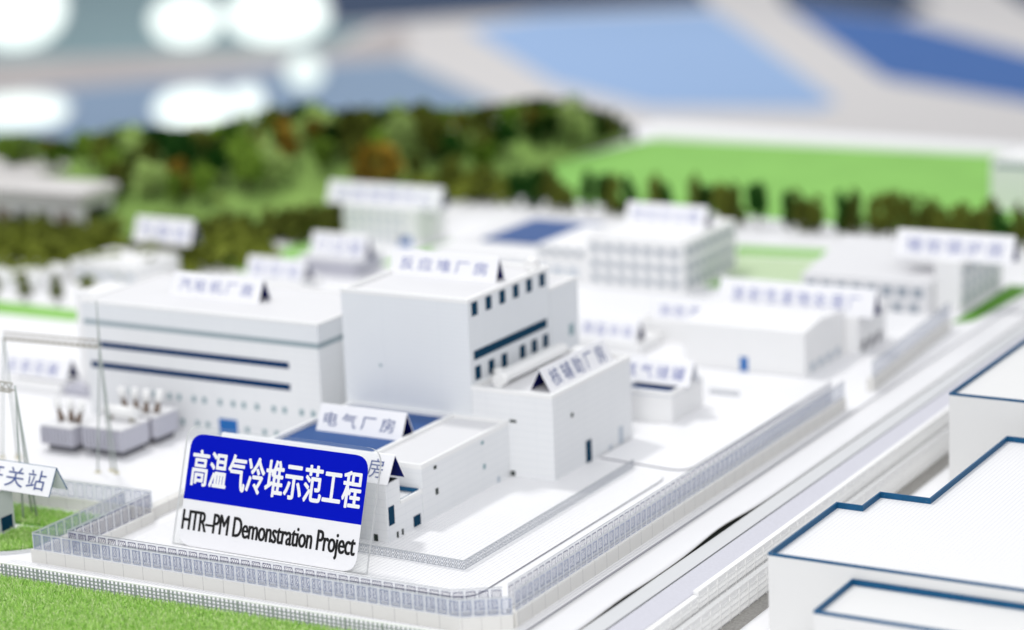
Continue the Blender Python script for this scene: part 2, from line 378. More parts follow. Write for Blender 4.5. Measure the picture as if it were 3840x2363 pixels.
bm = bmesh.new(); box(bm, 1.906, 1.914, -3.5, 12, 0.0, 0.003); struct('road_bed', bm, 'dark')
bm = bmesh.new(); box(bm, 1.915, 2.118, -3.5, 12, 0.0, 0.007); struct('road', bm, 'road')

# lawns
bm = bmesh.new(); prism(bm, [(-6.9, 12.2), (2.2, 11.5), (6, 11.6), (6, 15.9), (-1.28, 16.44), (-6.13, 16.31)], 0.0, 0.006); struct('lawn', bm, 'lawn')
bm = bmesh.new(); prism(bm, [(-2.05, 10.02), (-0.95, 10.15), (-0.9, 10.55), (-2.1, 10.42)], 0.0, 0.006); struct('lawn', bm, 'lawn')
bm = bmesh.new(); prism(bm, [(-1.60, 9.0), (-0.75, 9.0), (-0.95, 10.05), (-2.02, 9.95)], 0.0, 0.005); struct('lawn', bm, 'lawnpale')
bm = bmesh.new(); prism(bm, [(-1.62, 8.55), (-0.55, 8.6), (-0.72, 8.95), (-1.62, 8.92)], 0.0, 0.006); struct('lawn', bm, 'lawn')
bm = bmesh.new(); prism(bm, rounded([(1.16, 7.95, 0.05), (1.32, 8.1, 0.1), (1.42, 9.6, 0.1), (1.16, 9.6, 0)]), 0.0, 0.008); struct('lawn', bm, 'turf')
bm = bmesh.new(); prism(bm, [(1.16, 10.1), (2.2, 10.2), (2.2, 10.9), (1.16, 10.9)], 0.0, 0.008); struct('lawn', bm, 'lawn')
bm = bmesh.new(); prism(bm, [(-9.2, 5.0), (-6.75, 5.05), (-6.55, 5.4), (-9.2, 5.5)], 0.0, 0.006); struct('lawn', bm, 'lawn')
bm = bmesh.new(); prism(bm, [(-5.3, 8.3), (-4.6, 8.3), (-4.75, 9.6), (-5.2, 9.6)], 0.0, 0.006); struct('lawn', bm, 'lawn')
bm = bmesh.new(); prism(bm, [(-5.1, 10.2), (-4.5, 10.2), (-4.6, 10.6), (-5.2, 10.6)], 0.0, 0.006); struct('lawn', bm, 'lawn')
bm = bmesh.new(); prism(bm, [(-7.0, 7.7), (-6.1, 7.3), (-5.6, 8.5), (-6.6, 9.2)], 0.0, 0.006); struct('lawn', bm, 'lawn')
bm = bmesh.new(); prism(bm, [(-9.4, 8.9), (-7.6, 9.0), (-6.9, 10.5), (-7.2, 11.5), (-8.8, 10.2)], 0.0, 0.006); struct('lawn', bm, 'lawnpale')

bm = bmesh.new(); prism(bm, [(-6.1, 16.33), (-1.28, 16.46), (6, 15.92), (6, 16.2), (-1.2, 16.8), (-6.3, 16.8)], 0.0, 0.005); struct('lawn', bm, 'lawnedge')
# hill at the back left
RID = [(-6.6, 14.6), (-8, 12.4), (-10, 10.6), (-12.5, 9.2), (-16, 8.2)]
def sm(t):
    t = min(1, max(0, t)); return t * t * (3 - 2 * t)
BACK = [(-6.81, 17.39), (-10, 17.1), (-12.5, 14.8), (-14, 13), (-17, 10.6)]
def board_in(x, y):                             # distance inside the back-left edge of the board
    d = 9e9
    for a, c in zip(BACK[:-1], BACK[1:]):
        e = (Vector(c) - Vector(a)).normalized(); d = min(d, (Vector((x, y)) - Vector(a)).dot(Vector((-e.y, e.x))))
    return d
def hill_z(x, y):
    p = Vector((x, y)); d = 9e9
    for a, b in zip(RID[:-1], RID[1:]):
        a = Vector(a); b = Vector(b); t = max(0, min(1, (p - a).dot(b - a) / (b - a).length_squared)); d = min(d, (p - a - (b - a) * t).length)
    return 0.5 * math.exp(-(d / 1.9)**2) * sm((-6.3 - x) / 1.1) * sm((board_in(x, y) - 0.1) / 1.0) * sm((y - 8.0) / 1.5 if x < -8 else (y - 9) / 1.5)
bm = bmesh.new(); N = 60; g = []
for j in range(N + 1):
    g.append([bm.verts.new((-16.5 + 10.6 * i / N, 8.0 + 9.4 * j / N, hill_z(-16.5 + 10.6 * i / N, 8.0 + 9.4 * j / N) + 0.004)) for i in range(N + 1)])
for j in range(N):
    for i in range(N):
        q = (g[j][i], g[j][i+1], g[j+1][i+1], g[j+1][i])
        if min(v.co.z for v in q) > 0.012: bm.faces.new(q).smooth = True
bmesh.ops.delete(bm, geom=[v for v in bm.verts if not v.link_faces], context='VERTS')
struct('hill', bm, 'hill')

# hall floor with carpets (far behind and below the table)
FZ = -8.0
bm = bmesh.new(); box(bm, -260, 120, -40, 320, FZ - 0.3, FZ); struct('floor', bm, 'floor')
def at_floor(u, v, z=FZ):                       # photo pixel (2457 wide) -> point on the hall floor
    k = 3840 / 2457; d = RX * (u * k - 1920) + RY * (v * k - 1181.5) + RZ * 9070
    t = (z - CAMPOS.z) / d.z; return CAMPOS + d * t
def carpet(name, m, pts, lift):
    bm = bmesh.new(); prism(bm, [tuple(at_floor(u, v)[:2]) for u, v in pts], FZ, FZ + lift); return struct(name, bm, m)
carpet('carpet', 'carpetlight', [(1120, 70), (1300, 38), (1700, 22), (1765, 62), (2010, 246), (1960, 262), (1560, 258), (1330, 200)], 0.02)
carpet('carpet', 'carpetslate', [(780, -210), (1560, -210), (1702, 12), (1300, 30), (1100, 40), (960, 50), (780, 62)], 0.02)
carpet('carpet', 'carpetblue', [(1880, 14), (2160, 48), (2457, 128), (2600, 172), (2600, 285), (2457, 245), (2125, 190)], 0.02)
carpet('carpet', 'carpetslate', [(1850, -60), (1700, -210), (1900, -210), (2245, 20), (2160, 44), (1880, 10)], 0.02)
carpet('carpet', 'carpetslate', [(2130, -210), (2700, -210), (2700, 50), (2470, 22)], 0.02)
carpet('carpet', 'carpetgrey', [(-80, 232), (500, 184), (795, 152), (965, 142), (1195, 250), (1240, 340), (-80, 420)], 0.02)
carpet('path', 'floorpink', [(-80, 152), (795, 122), (960, 60), (985, 110), (962, 138), (795, 148), (500, 180), (-80, 228)], 0.02)
carpet('carpet', 'carpetteal', [(-80, -210), (775, -210), (775, 66), (900, 60), (795, 118), (-80, 148)], 0.02)

# lit panels, far left; the low four are reflections built as glowing panels
def glow_disc(label, u0, u1, v0, v1, m, group='lit display panels on the hall floor'):
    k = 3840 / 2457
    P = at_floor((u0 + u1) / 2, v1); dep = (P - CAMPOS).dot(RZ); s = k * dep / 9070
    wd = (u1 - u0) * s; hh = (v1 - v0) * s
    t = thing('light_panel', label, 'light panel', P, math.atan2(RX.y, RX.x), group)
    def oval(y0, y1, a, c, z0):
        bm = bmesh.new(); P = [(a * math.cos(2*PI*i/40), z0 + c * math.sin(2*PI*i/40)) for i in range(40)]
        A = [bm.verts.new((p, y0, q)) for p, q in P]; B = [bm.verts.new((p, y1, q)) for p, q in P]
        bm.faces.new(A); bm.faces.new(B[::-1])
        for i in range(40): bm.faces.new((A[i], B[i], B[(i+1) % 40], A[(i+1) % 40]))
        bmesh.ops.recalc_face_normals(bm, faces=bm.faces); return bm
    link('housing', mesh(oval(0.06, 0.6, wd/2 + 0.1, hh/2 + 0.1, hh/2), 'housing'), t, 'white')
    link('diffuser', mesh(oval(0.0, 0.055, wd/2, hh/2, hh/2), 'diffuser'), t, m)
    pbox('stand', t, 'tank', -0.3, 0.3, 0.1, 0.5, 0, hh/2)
glow_disc('big glowing white panel at the top left corner of the hall', -80, 160, -75, 112, 'lamp')
glow_disc('glowing white panel on the hall floor, left of a touching pair', 368, 528, -5, 106, 'lamp')
glow_disc('widest glowing panel of the pair beside the dark blue carpet', 548, 790, -30, 102, 'lamp')
glow_disc('low glowing panel above the trees at the left edge', -70, 165, 232, 304, 'lamp')
glow_disc('low glowing panel behind the wooded hill, under the touching pair', 375, 560, 216, 306, 'lamp')
glow_disc('small glowing panel just above the tree tops right of a wider low one', 545, 632, 212, 272, 'lamp')
glow_disc('dim tall panel with a soft glow beside the grey blue carpet', 690, 775, 135, 212, 'lampdim')

# ================================================================== BUILDINGS
def parapet_bm(x0, x1, y0, y1, z0, z1, t):
    bm = bmesh.new(); e = 0.002
    prism_ring(bm, [(x0-e, y0-e), (x1+e, y0-e), (x1+e, y1+e), (x0-e, y1+e)], [(x0+t, y0+t), (x1-t, y0+t), (x1-t, y1-t), (x0+t, y1-t)], z0, z1)
    return bm
def prism_ring(bm, outer, inner, z0, z1, caps=0):
    n = len(outer)
    A = [bm.verts.new((x, y, z0)) for x, y in outer]; B = [bm.verts.new((x, y, z1)) for x, y in outer]
    C = [bm.verts.new((x, y, z0)) for x, y in inner]; D = [bm.verts.new((x, y, z1)) for x, y in inner]
    for i in range(n):
        j = (i + 1) % n
        bm.faces.new((A[i], A[j], B[j], B[i])); bm.faces.new((C[j], C[i], D[i], D[j])); bm.faces.new((B[i], B[j], D[j], D[i])); bm.faces.new((A[j], A[i], C[i], C[j]))
    bmesh.ops.recalc_face_normals(bm, faces=bm.faces)
def block(parent, x0, x1, y0, y1, z1, wallm='wall', roofm='roof', par=0.03, t=0.018, z0=0.0, parm='parapet', name='wall'):
    """a walled block: wall box, roof sheet, parapet ring"""
    pbox(name, parent, wallm, x0, x1, y0, y1, z0, z1 - par - 0.004)
    pbox('roof', parent, roofm, x0 + 0.001, x1 - 0.001, y0 + 0.001, y1 - 0.001, z1 - par - 0.004, z1 - par)
    link('parapet', mesh(parapet_bm(x0, x1, y0, y1, z1 - par, z1, t), 'parapet'), parent, parm)
def opening(parent, name, m, side, pos, a, b, z0, z1, d=0.003):
    """thin plate on a wall. side 'x+': wall at X=pos, spans Y a..b; 'y-': wall at Y=pos, spans X a..b"""
    if side == 'x+': return pbox(name, parent, m, pos - 0.004, pos + d, a, b, z0, z1)
    return pbox(name, parent, m, a, b, pos - d, pos + 0.004, z0, z1)

# ---- reactor building
t = thing('reactor_building', 'tallest white tower-like block, navy windows down its right side', 'building', (-1.1, 2.3, 0))
t.location = (0, 0, 0)
block(t, -1.667, -0.538, 2.3, 3.53, 1.334, 'siding', 'roof', 0.03, 0.03)
for i in range(6):
    a = 2.354 + i * 0.2055; opening(t, 'window', 'window', 'x+', -0.538, a, a + 0.084, 1.192, 1.296)
opening(t, 'window_band', 'window', 'x+', -0.538, 2.36, 3.475, 0.855, 0.925)
for a in (2.367, 2.566, 2.760, 3.04, 3.225, 3.405):
    opening(t, 'window', 'window', 'x+', -0.538, a, a + 0.082, 0.698, 0.802)
block(t, -1.30, -0.536, 3.535, 3.99, 1.155, 'siding', 'roof', 0.02, 0.02, name='rear_wall')
opening(t, 'vent', 'palewin', 'x+', -0.536, 3.83, 3.90, 0.70, 0.79)
bm = bmesh.new(); tube(bm, (-0.63, 3.44, 1.300), (-0.63, 3.44, 1.37), 0.055, n=16); tube(bm, (-0.63, 3.44, 1.37), (-0.63, 3.44, 1.405), 0.055, 0.025, n=16)
link('roof_vent', mesh(bm, 'roof_vent'), t, 'parapet')
opening(t, 'vent', 'palewin', 'y-', 2.3, -1.345, -1.325, 0.745, 0.765)

# ---- auxiliary building right of it
t = thing('auxiliary_building', 'lower white block against the tall tower, duct and lengthwise card on its roof', 'building')
block(t, -0.536, 0.152, 2.301, 3.55, 0.672, 'wall', 'roof', 0.03, 0.022)
opening(t, 'vent', 'hole', 'y-', 2.301, -0.215, -0.16, 0.428, 0.448)
opening(t, 'vent', 'hole', 'y-', 2.301, -0.222, -0.186, 0.014, 0.052)
opening(t, 'vent', 'hole', 'x+', 0.152, 2.575, 2.61, 0.43, 0.46)
opening(t, 'door', 'window', 'x+', 0.152, 2.79, 2.875, 0.013, 0.185)
opening(t, 'door', 'faintwin', 'x+', 0.152, 3.325, 3.39, 0.013, 0.15)
opening(t, 'vent', 'faintwin', 'x+', 0.152, 3.16, 3.20, 0.013, 0.05)
pbox('duct', t, 'parapet', -0.44, -0.335, 2.47, 3.46, 0.664, 0.745, bev=0.022)
bm = bmesh.new(); tube(bm, (-0.3875, 2.445, 0.690), (-0.3875, 2.53, 0.690), 0.052, n=16); tube(bm, (-0.52, 2.62, 0.71), (-0.44, 2.62, 0.71), 0.03, n=12)
link('duct_elbow', mesh(bm, 'duct_elbow'), t, 'parapet')
pbox('roof_unit', t, 'parapet', -0.30, -0.10, 3.42, 3.50, 0.642, 0.72, bev=0.01)

# ---- electrical building with blue roof
t = thing('electrical_building', 'low white building with a sunken blue roof and a pale right-hand strip', 'building')
pbox('wall', t, 'wall', -1.625, -0.229, 1.085, 2.299, 0, 0.405)
pbox('blue_roof', t, 'blueroof', -1.60, -0.715, 1.105, 2.28, 0.405, 0.409)
pbox('roof', t, 'roof', -0.685, -0.251, 1.105, 2.28, 0.405, 0.420)
link('parapet', mesh(parapet_bm(-1.625, -0.229, 1.085, 2.299, 0.405, 0.44, 0.022), 'parapet'), t, 'parapet')
pbox('ridge', t, 'parapet', -0.714, -0.686, 1.108, 2.276, 0.4055, 0.444)
for y, z0, z1, m in ((1.245, 0.36, 0.385, 'hole'), (1.255, 0.17, 0.215, 'hole'), (1.90, 0.36, 0.385, 'palewin'), (1.915, 0.17, 0.205, 'palewin'), (2.11, 0.013, 0.055, 'faintwin')):
    opening(t, 'vent', m, 'x+', -0.229, y, y + 0.035, z0, z1)

# ---- diesel annex in front
t = thing('diesel_annex', 'small stepped white annex with navy windows, half hidden behind the blue sign', 'building')
pbox('wall', t, 'wall', -1.62, -0.231, 0.622, 0.80, 0, 0.425)
pbox('terrace_wall', t, 'wall', -1.60, -0.231, 0.80, 1.083, 0, 0.235)
bm = bmesh.new(); prism_ring(bm, [(-1.60, 0.803), (-0.229, 0.803), (-0.229, 1.083), (-1.60, 1.083)], [(-1.58, 0.82), (-0.247, 0.82), (-0.247, 1.066), (-1.58, 1.066)], 0.235, 0.262)
link('parapet', mesh(bm, 'parapet'), t, 'parapet')
pbox('coping', t, 'coping', -1.0, -0.25, 1.058, 1.0655, 0.240, 0.272); pbox('coping', t, 'coping', -0.2525, -0.2475, 0.825, 1.04, 0.240, 0.2635)
opening(t, 'window', 'window', 'x+', -0.231, 0.645, 0.715, 0.125, 0.258)
opening(t, 'window', 'window', 'x+', -0.231, 0.955, 1.045, 0.020, 0.098)
for y in (0.735, 0.80): opening(t, 'window', 'hole', 'x+', -0.231, y, y + 0.02, 0.013, 0.055)
opening(t, 'door', 'hole', 'y-', 0.622, -0.345, -0.312, 0.013, 0.062)
pbox('roof', t, 'hole', -1.60, -0.245, 0.64, 0.79, 0.425, 0.428)  # near-black sheet: shade beneath the wide card put into the roof colour

# ---- turbine hall
t = thing('turbine_hall', 'long white hall with two navy window bands and a grey band', 'building')
pbox('wall', t, 'wall', -4.313, -1.975, 2.4, 3.425, 0, 0.800)
pbox('grey_band', t, 'greyband', -4.317, -1.971, 2.396, 3.429, 0.800, 0.846)
pbox('upper_wall', t, 'siding', -4.325, -1.963, 2.388, 3.437, 0.846, 0.985)
pbox('roof', t, 'roof', -4.32, -1.968, 2.393, 3.432, 0.985, 0.989)
link('parapet', mesh(parapet_bm(-4.325, -1.963, 2.388, 3.437, 0.989, 1.003, 0.02), 'parapet'), t, 'parapet')
opening(t, 'window_band', 'band', 'y-', 2.4, -4.16, -2.266, 0.612, 0.663)
opening(t, 'window_band', 'band', 'y-', 2.4, -4.27, -2.266, 0.434, 0.488)
f1x = lambda x: -3.476 + (x - 780) * (-2.06 + 3.476) / (1865 - 780)
for x in (400, 475, 590, 660, 780, 855, 970, 1050, 1170, 1270, 1350, 1450, 1575, 1655, 1780, 1865):
    opening(t, 'window', 'palewin', 'y-', 2.4, f1x(x) - 0.018, f1x(x) + 0.018, 0.242, 0.290)
for x in (790, 870, 985, 1065, 1365, 1495, 1585, 1660):
    opening(t, 'window', 'palewin', 'y-', 2.4, f1x(x) - 0.018, f1x(x) + 0.018, 0.040, 0.085)
opening(t, 'door', 'door', 'y-', 2.4, -2.99, -2.81, 0.0, 0.132)
pbox('stair_tower', t, 'white', -4.86, -4.33, 2.95, 3.40, 0, 0.90)

# ---- gas tank house
t = thing('gas_tank_house', 'small white open-topped box house with a blue inner roof, right of the duct block', 'building')
block(t, -0.20, 0.27, 4.015, 4.58, 0.262, 'white', 'blueroof', 0.035, 0.03)

# ---- two flat houses carrying cards between the tower and the store hall
t = thing('flat_house', 'very low white flat house just right of the tower rear, carrying a card', 'building')
block(t, -1.80, -0.98, 5.90, 6.35, 0.10, 'white', 'white', 0.02, 0.03)
t = thing('flat_house', 'low white flat house left of the hall with the small blue door', 'building')
block(t, -1.22, -0.47, 6.40, 7.0, 0.20, 'white', 'white', 0.02, 0.03)
t = thing('flat_house', 'small low white block between the card house and the box house', 'building')
block(t, -0.95, -0.50, 5.0, 5.35, 0.12, 'white', 'white', 0.015, 0.02)

# ---- store hall with blue door
t = thing('store_hall', 'plain white hall with one small blue door in its long front', 'building')
bm = bmesh.new(); x0, x1, y0, y1 = -0.45, 0.672, 5.73, 6.60
pts = [(y0, 0), (y1, 0), (y1, 0.385), (y0 + 0.35, 0.43), (y0, 0.385)]
A = [bm.verts.new((x0, y, z)) for y, z in pts]; B = [bm.verts.new((x1, y, z)) for y, z in pts]
bm.faces.new(A[::-1]); bm.faces.new(B)
for i in range(5): bm.faces.new((A[i], A[(i+1) % 5], B[(i+1) % 5], B[i]))
bmesh.ops.recalc_face_normals(bm, faces=bm.faces)
link('wall', mesh(bm, 'wall'), t, 'white')
opening(t, 'door', 'door', 'y-', 5.73, 0.07, 0.145, 0.0, 0.125)
pbox('rear_wall', t, 'white', -0.2, 0.80, 6.61, 7.25, 0, 0.33)
for i in range(4): opening(t, 'window', 'faintwin', 'x+', 0.672, 5.85 + i * 0.18, 5.95 + i * 0.18, 0.02, 0.09)
for i in range(3): opening(t, 'window', 'tankdark', 'x+', 0.80, 6.68 + i * 0.18, 6.78 + i * 0.18, 0.01, 0.10)

# ---- office block (back right of centre) with low wing
t = thing('office_block', 'white multi-storey block with rows of pale windows and a blue-roofed low wing', 'building')
block(t, -2.72, -1.65, 8.16, 9.38, 0.515, 'white', 'white', 0.02, 0.03)
for r, z in enumerate((0.06, 0.20, 0.36)):
    for i in range(7):
        opening(t, 'window', 'greywin', 'y-', 8.16, -2.66 + i * 0.145, -2.58 + i * 0.145, z, z + 0.075)
    for i in range(8):
        opening(t, 'window', 'greywin', 'x+', -1.65, 8.22 + i * 0.142, 8.31 + i * 0.142, z, z + 0.085)
pbox('wing_wall', t, 'white', -4.55, -2.722, 8.17, 10.15, 0, 0.25)
pbox('wing_roof', t, 'roof', -4.50, -2.74, 8.45, 10.10, 0.25, 0.256)
pbox('blue_roof', t, 'blueroof', -4.24, -3.40, 8.66, 9.80, 0.256, 0.275)
pbox('link_wall', t, 'white', -3.34, -2.723, 8.25, 9.3, 0.256, 0.36)
for i in range(4): opening(t, 'window', 'greywin', 'y-', 8.25, -3.30 + i * 0.135, -3.22 + i * 0.135, 0.275, 0.335)
for i in range(9): opening(t, 'window', 'faintwin', 'y-', 8.17, -4.3 + i * 0.17, -4.2 + i * 0.17, 0.07, 0.17)

# ---- boiler block (right rear)
t = thing('boiler_block', 'white block at the right rear with pale windows and a lean-to grey wing', 'building')
block(t, 0.86, 1.11, 8.34, 9.5, 0.49, 'white', 'white', 0.02, 0.03)
bm = bmesh.new(); pts = [(8.20, 0), (9.3, 0), (9.3, 0.46), (8.20, 0.29)]
A = [bm.verts.new((-0.42, y, z)) for y, z in pts]; B = [bm.verts.new((0.858, y, z)) for y, z in pts]
bm.faces.new(A[::-1]); bm.faces.new(B)
for i in range(4): bm.faces.new((A[i], A[(i+1) % 4], B[(i+1) % 4], B[i]))
bmesh.ops.recalc_face_normals(bm, faces=bm.faces); link('wing', mesh(bm, 'wing'), t, 'roof')
for i in range(8): opening(t, 'window', 'greywin', 'y-', 8.20, -0.37 + i * 0.152, -0.27 + i * 0.152, 0.15, 0.24)
for i in range(5): opening(t, 'window', 'greywin', 'y-', 8.20, 0.02 + i * 0.16, 0.11 + i * 0.16, 0.01, 0.09)
for z in (0.08, 0.2, 0.33):
    for i in range(6): opening(t, 'window', 'faintwin', 'x+', 1.11, 8.42 + i * 0.17, 8.50 + i * 0.17, z, z + 0.08)

# ---- guard house tower under the long card at the back
t = thing('control_house', 'narrow white three-storey house before the wooded hill with a blue door', 'building')
block(t, -6.34, -5.36, 9.2, 9.75, 0.42, 'white', 'white', 0.02, 0.03)
for z in (0.05, 0.18, 0.30):
    for i in range(7): opening(t, 'window', 'faintwin', 'y-', 9.2, -6.28 + i * 0.11, -6.22 + i * 0.11, z, z + 0.05)
opening(t, 'door', 'door', 'y-', 9.2, -5.62, -5.46, 0.0, 0.10)
# ---- two small sheds carrying cards behind the turbine hall
t = thing('shed', 'small grey-fronted white shed left of the three-storey house', 'building')
block(t, -5.85, -5.15, 7.62, 8.15, 0.20, 'tank', 'white', 0.02, 0.03)
t = thing('shed', 'tiny white shed behind the long hall with the navy bands', 'building')
block(t, -5.98, -5.32, 6.86, 7.25, 0.11, 'white', 'white', 0.02, 0.03)
# ---- small building behind the gantry
t = thing('relay_house', 'low white house with grey end behind the tall gantry', 'building')
block(t, -5.62, -5.0, 2.80, 3.5, 0.09, 'white', 'white', 0.015, 0.02)
pbox('grey_end', t, 'tank', -4.998, -4.72, 2.86, 3.3, 0, 0.08)
# ---- low houses at the left edge
t = thing('low_house', 'low white flat house right of a smaller one near the hedge', 'building')
block(t, -7.9, -7.0, 6.42, 7.1, 0.24, 'white', 'white', 0.02, 0.03)
for i in range(5): opening(t, 'window', 'faintwin', 'y-', 6.42, -7.82 + i * 0.16, -7.72 + i * 0.16, 0.07, 0.14)
t = thing('low_house', 'low white house at the left edge behind four small trees', 'building')
block(t, -8.9, -7.95, 5.95, 6.5, 0.17, 'white', 'white', 0.02, 0.03)
# ---- big grey-roofed building at the left
t = thing('warehouse', 'large pale building with flat grey roof and dark openings below the wooded hill', 'building')
pbox('wall', t, 'rwall', -13.5, -9.5, 8.5, 9.1, 0, 0.38)
pbox('roof', t, 'floor', -13.6, -9.42, 8.42, 9.16, 0.38, 0.50, bev=0.03)
pbox('roof_house', t, 'floor', -13.6, -10.7, 9.165, 9.8, 0.0, 0.56, bev=0.03)
for i in range(11): opening(t, 'opening', 'bush' if i % 3 == 1 else 'tankdark', 'y-', 8.5, -12.95 + i * 0.31, -12.75 + i * 0.31, 0.02, 0.24)
opening(t, 'gate', 'hole', 'x+', -9.5, 8.6, 9.0, 0.0, 0.28)
# ---- far white block at right edge beyond the trees
t = thing('pump_house', 'white block beyond the tree row at the right edge of the lawn', 'building')
block(t, -0.25, 1.4, 13.1, 14.2, 0.58, 'white', 'white', 0.02, 0.03)
pbox('upper_wall', t, 'white', 0.05, 1.4, 13.5, 14.1, 0.58, 0.80)
opening(t, 'window_band', 'coping', 'y-', 13.1, -0.2, 0.9, 0.50, 0.53)

# ---- switch building at the left edge
t = thing('switch_house', 'pale grey house with one navy window at the lower left edge', 'building')
pbox('wall', t, 'hut', -3.75, -2.87, -0.95, -0.19, 0, 0.338)
pbox('roof', t, 'white', -3.77, -2.85, -0.97, -0.17, 0.338, 0.350)
opening(t, 'window', 'window', 'x+', -2.87, -0.33, -0.215, 0.035, 0.135)
opening(t, 'window', 'window', 'x+', -2.87, -0.62, -0.50, 0.035, 0.135)

# ---- right-hand buildings with blue copings
def coped(name, label, pts, zb, zr, zt, t_in, roofm='roofgrid', wallm='rwall', edge=0.018):
    t = thing(name, label, 'building')
    bm = bmesh.new(); prism(bm, pts, zb, zr); link('wall', mesh(bm, 'wall'), t, wallm)
    bm = bmesh.new()
    n = len(pts); ins = []
    for i in range(n):
        p = Vector(pts[i]); a = (p - Vector(pts[i-1])).normalized(); b = (Vector(pts[(i+1) % n]) - p).normalized()
        na = Vector((-a.y, a.x)); nb = Vector((-b.y, b.x)); m = (na + nb); m = m / m.dot(na) if m.length > 1e-6 else na
        ins.append(tuple(p + m * t_in))
    def inset(d): return [tuple(Vector(p) + (Vector(q) - Vector(p)) * (d / t_in)) for p, q in zip(pts, ins)]
    bm2 = bmesh.new(); prism_ring(bm2, pts, inset(0.0045), zr, zt - edge); link('upstand', mesh(bm2, 'upstand'), t, wallm)
    prism_ring(bm, inset(0.0046), ins, zr + 0.0005, zt - edge - 0.0005)
    prism_ring(bm, inset(-0.0012), ins, zt - edge, zt)
    link('coping', mesh(bm, 'coping'), t, 'coping')
    bm = bmesh.new(); prism(bm, ins, zr + 0.0002, zr + 0.003); link('roof', mesh(bm, 'roof'), t, roofm)
    return t
coped('stepped_building', 'big white building with stepped roof outline, blue rim and fine roof grid',
      [(2.717, 0.407), (6.5, 0.407), (6.5, 3.36), (3.24, 3.36), (3.24, 1.815), (2.895, 1.815), (2.895, 1.50), (2.717, 1.50)], -0.285, 0.378, 0.42, 0.010)
t = coped('low_annex', 'lower white annex with a thick blue rim at the bottom right corner',
      [(3.272, -0.190), (6.5, -0.190), (6.5, 0.402), (3.272, 0.402)], -0.285, 0.292, 0.332, 0.012, edge=0.02, roofm='rwall')
opening(t, 'vent', 'faintwin', 'y-', -0.190, 3.42, 3.75, 0.20, 0.225)
coped('rear_building', 'tall plain white building with a teal-blue roof rim at the right edge',
      [(2.72, 3.61), (6.5, 3.61), (6.5, 6.6), (2.72, 6.6)], -0.285, 0.585, 0.62, 0.010, roofm='rwall')

# ================================================================== TENT CARDS
def tent_card(label, n, text, tx=(0.09, 0.91), ty=(0.22, 0.74), z=0.0, x0=0, x1=1, y=0.0, rz=0.0, foot=0.185, apex=0.182, inner='cardnavy', back='cardnavy', ink='ink', rot_at=None, rim=None, sp=1.42):
    """folded card: local X along the fold, front leaf faces local -Y"""
    L = x1 - x0; th = 0.010
    t = thing('tent_card', label, 'tent card', (x0, y, z) if rot_at is None else rot_at, rz, 'tent cards naming the buildings')
    hf = foot / 2
    def leaf(ya, yb, outm, inm, s):
        bm = bmesh.new(); d = Vector((0, yb - ya, apex)).normalized(); nrm = Vector((0, d.z, -d.y)) * s   # inward normal
        p = [Vector((0, ya, 0)), Vector((L, ya, 0)), Vector((L, yb, apex)), Vector((0, yb, apex))]
        o = [bm.verts.new(q) for q in p]; mid = [bm.verts.new(q + nrm * th * 0.82) for q in p]; inn = [bm.verts.new(q + nrm * th) for q in p]
        f = bm.faces.new(o); f.material_index = 0
        f = bm.faces.new(inn[::-1]); f.material_index = 1
        for i in range(4):
            j = (i + 1) % 4
            bm.faces.new((o[j], o[i], mid[i], mid[j])).material_index = 2 if rim else 0
            bm.faces.new((mid[j], mid[i], inn[i], inn[j])).material_index = 2
        bmesh.ops.recalc_face_normals(bm, faces=bm.faces)
        return bm, [outm, inm, rim or inm]
    bm, ms = leaf(0.0, hf, 'cardwhite', inner, 1.0); link('front_leaf', mesh(bm, 'front_leaf'), t, ms)
    bm, ms = leaf(foot, hf + 0.0105, 'cardwhite', inner, -1.0); link('back_leaf', mesh(bm, 'back_leaf'), t, ms)
    if text:
        sl = math.hypot(hf, apex)
        me = text_mesh(text, tx[0] * L, tx[1] * L, ty[0] * sl, ty[1] * sl, spacing=sp)
        lo = link('lettering', me, t, ink); lo.location = (0, 0, 0)
        lo.rotation_euler = (math.atan2(apex, hf), 0, 0)
        d = Vector((0, hf, apex)).normalized(); lo.location = Vector((0, -d.z, d.y)) * 0.0025
    return t
tent_card('white card lettered 反应堆厂房 on the roof of the tallest tower', 0, '反应堆厂房', z=1.304, x0=-1.665, x1=-0.70, y=2.99, foot=0.14, ink='inkpale')
tent_card('white card on the roof of the long hall with navy bands', 0, '汽轮机厂房', z=0.989, x0=-3.77, x1=-2.865, y=2.86, foot=0.18, ink='inkpale')
tent_card('white card lettered 电气厂房 standing on the sunken blue roof', 0, '电气厂房', z=0.4095, x0=-1.49, x1=-0.74, y=1.62, foot=0.185, tx=(0.07, 0.90))
tent_card('wide white card lettered 电机房 at its end, mostly behind the blue sign', 0, '应急柴油发电机房', z=0.4285, x0=-1.68, x1=-0.215, y=0.62, foot=0.23, tx=(0.06, 0.958), ty=(0.18, 0.82))
tent_card('white card lettered 开关站 on the pale house at the lower left edge', 0, '开关站', z=0.3505, x0=-3.07, x1=-2.405, y=-0.335, foot=0.205, inner='cardpale', rim='coping', tx=(0.08, 0.91), ty=(0.16, 0.84), sp=1.15)
tent_card('faint white card with navy inside standing behind the gantry beam', 0, '主变压器', z=0.091, x0=-5.80, x1=-5.03, y=2.93, foot=0.19, tx=(0.1, 0.85), ink='inkpale')
tent_card('white card with pale blue letters on the small open-topped box house', 0, '氦气储罐', z=0.263, x0=-0.27, x1=0.325, y=4.21, foot=0.22, tx=(0.0, 0.9), inner='cardpale', ink='inkpale')
tent_card('white card with navy inside on a flat white house right of the tower rear', 0, '除盐水站', z=0.0815, x0=-1.66, x1=-1.06, y=5.98, foot=0.19, ink='inkpale')
tent_card('white card partly hidden by the left end of the longest far card', 0, '消防泵房', z=0.1815, x0=-1.15, x1=-0.45, y=6.46, foot=0.16, ink='inkpale')
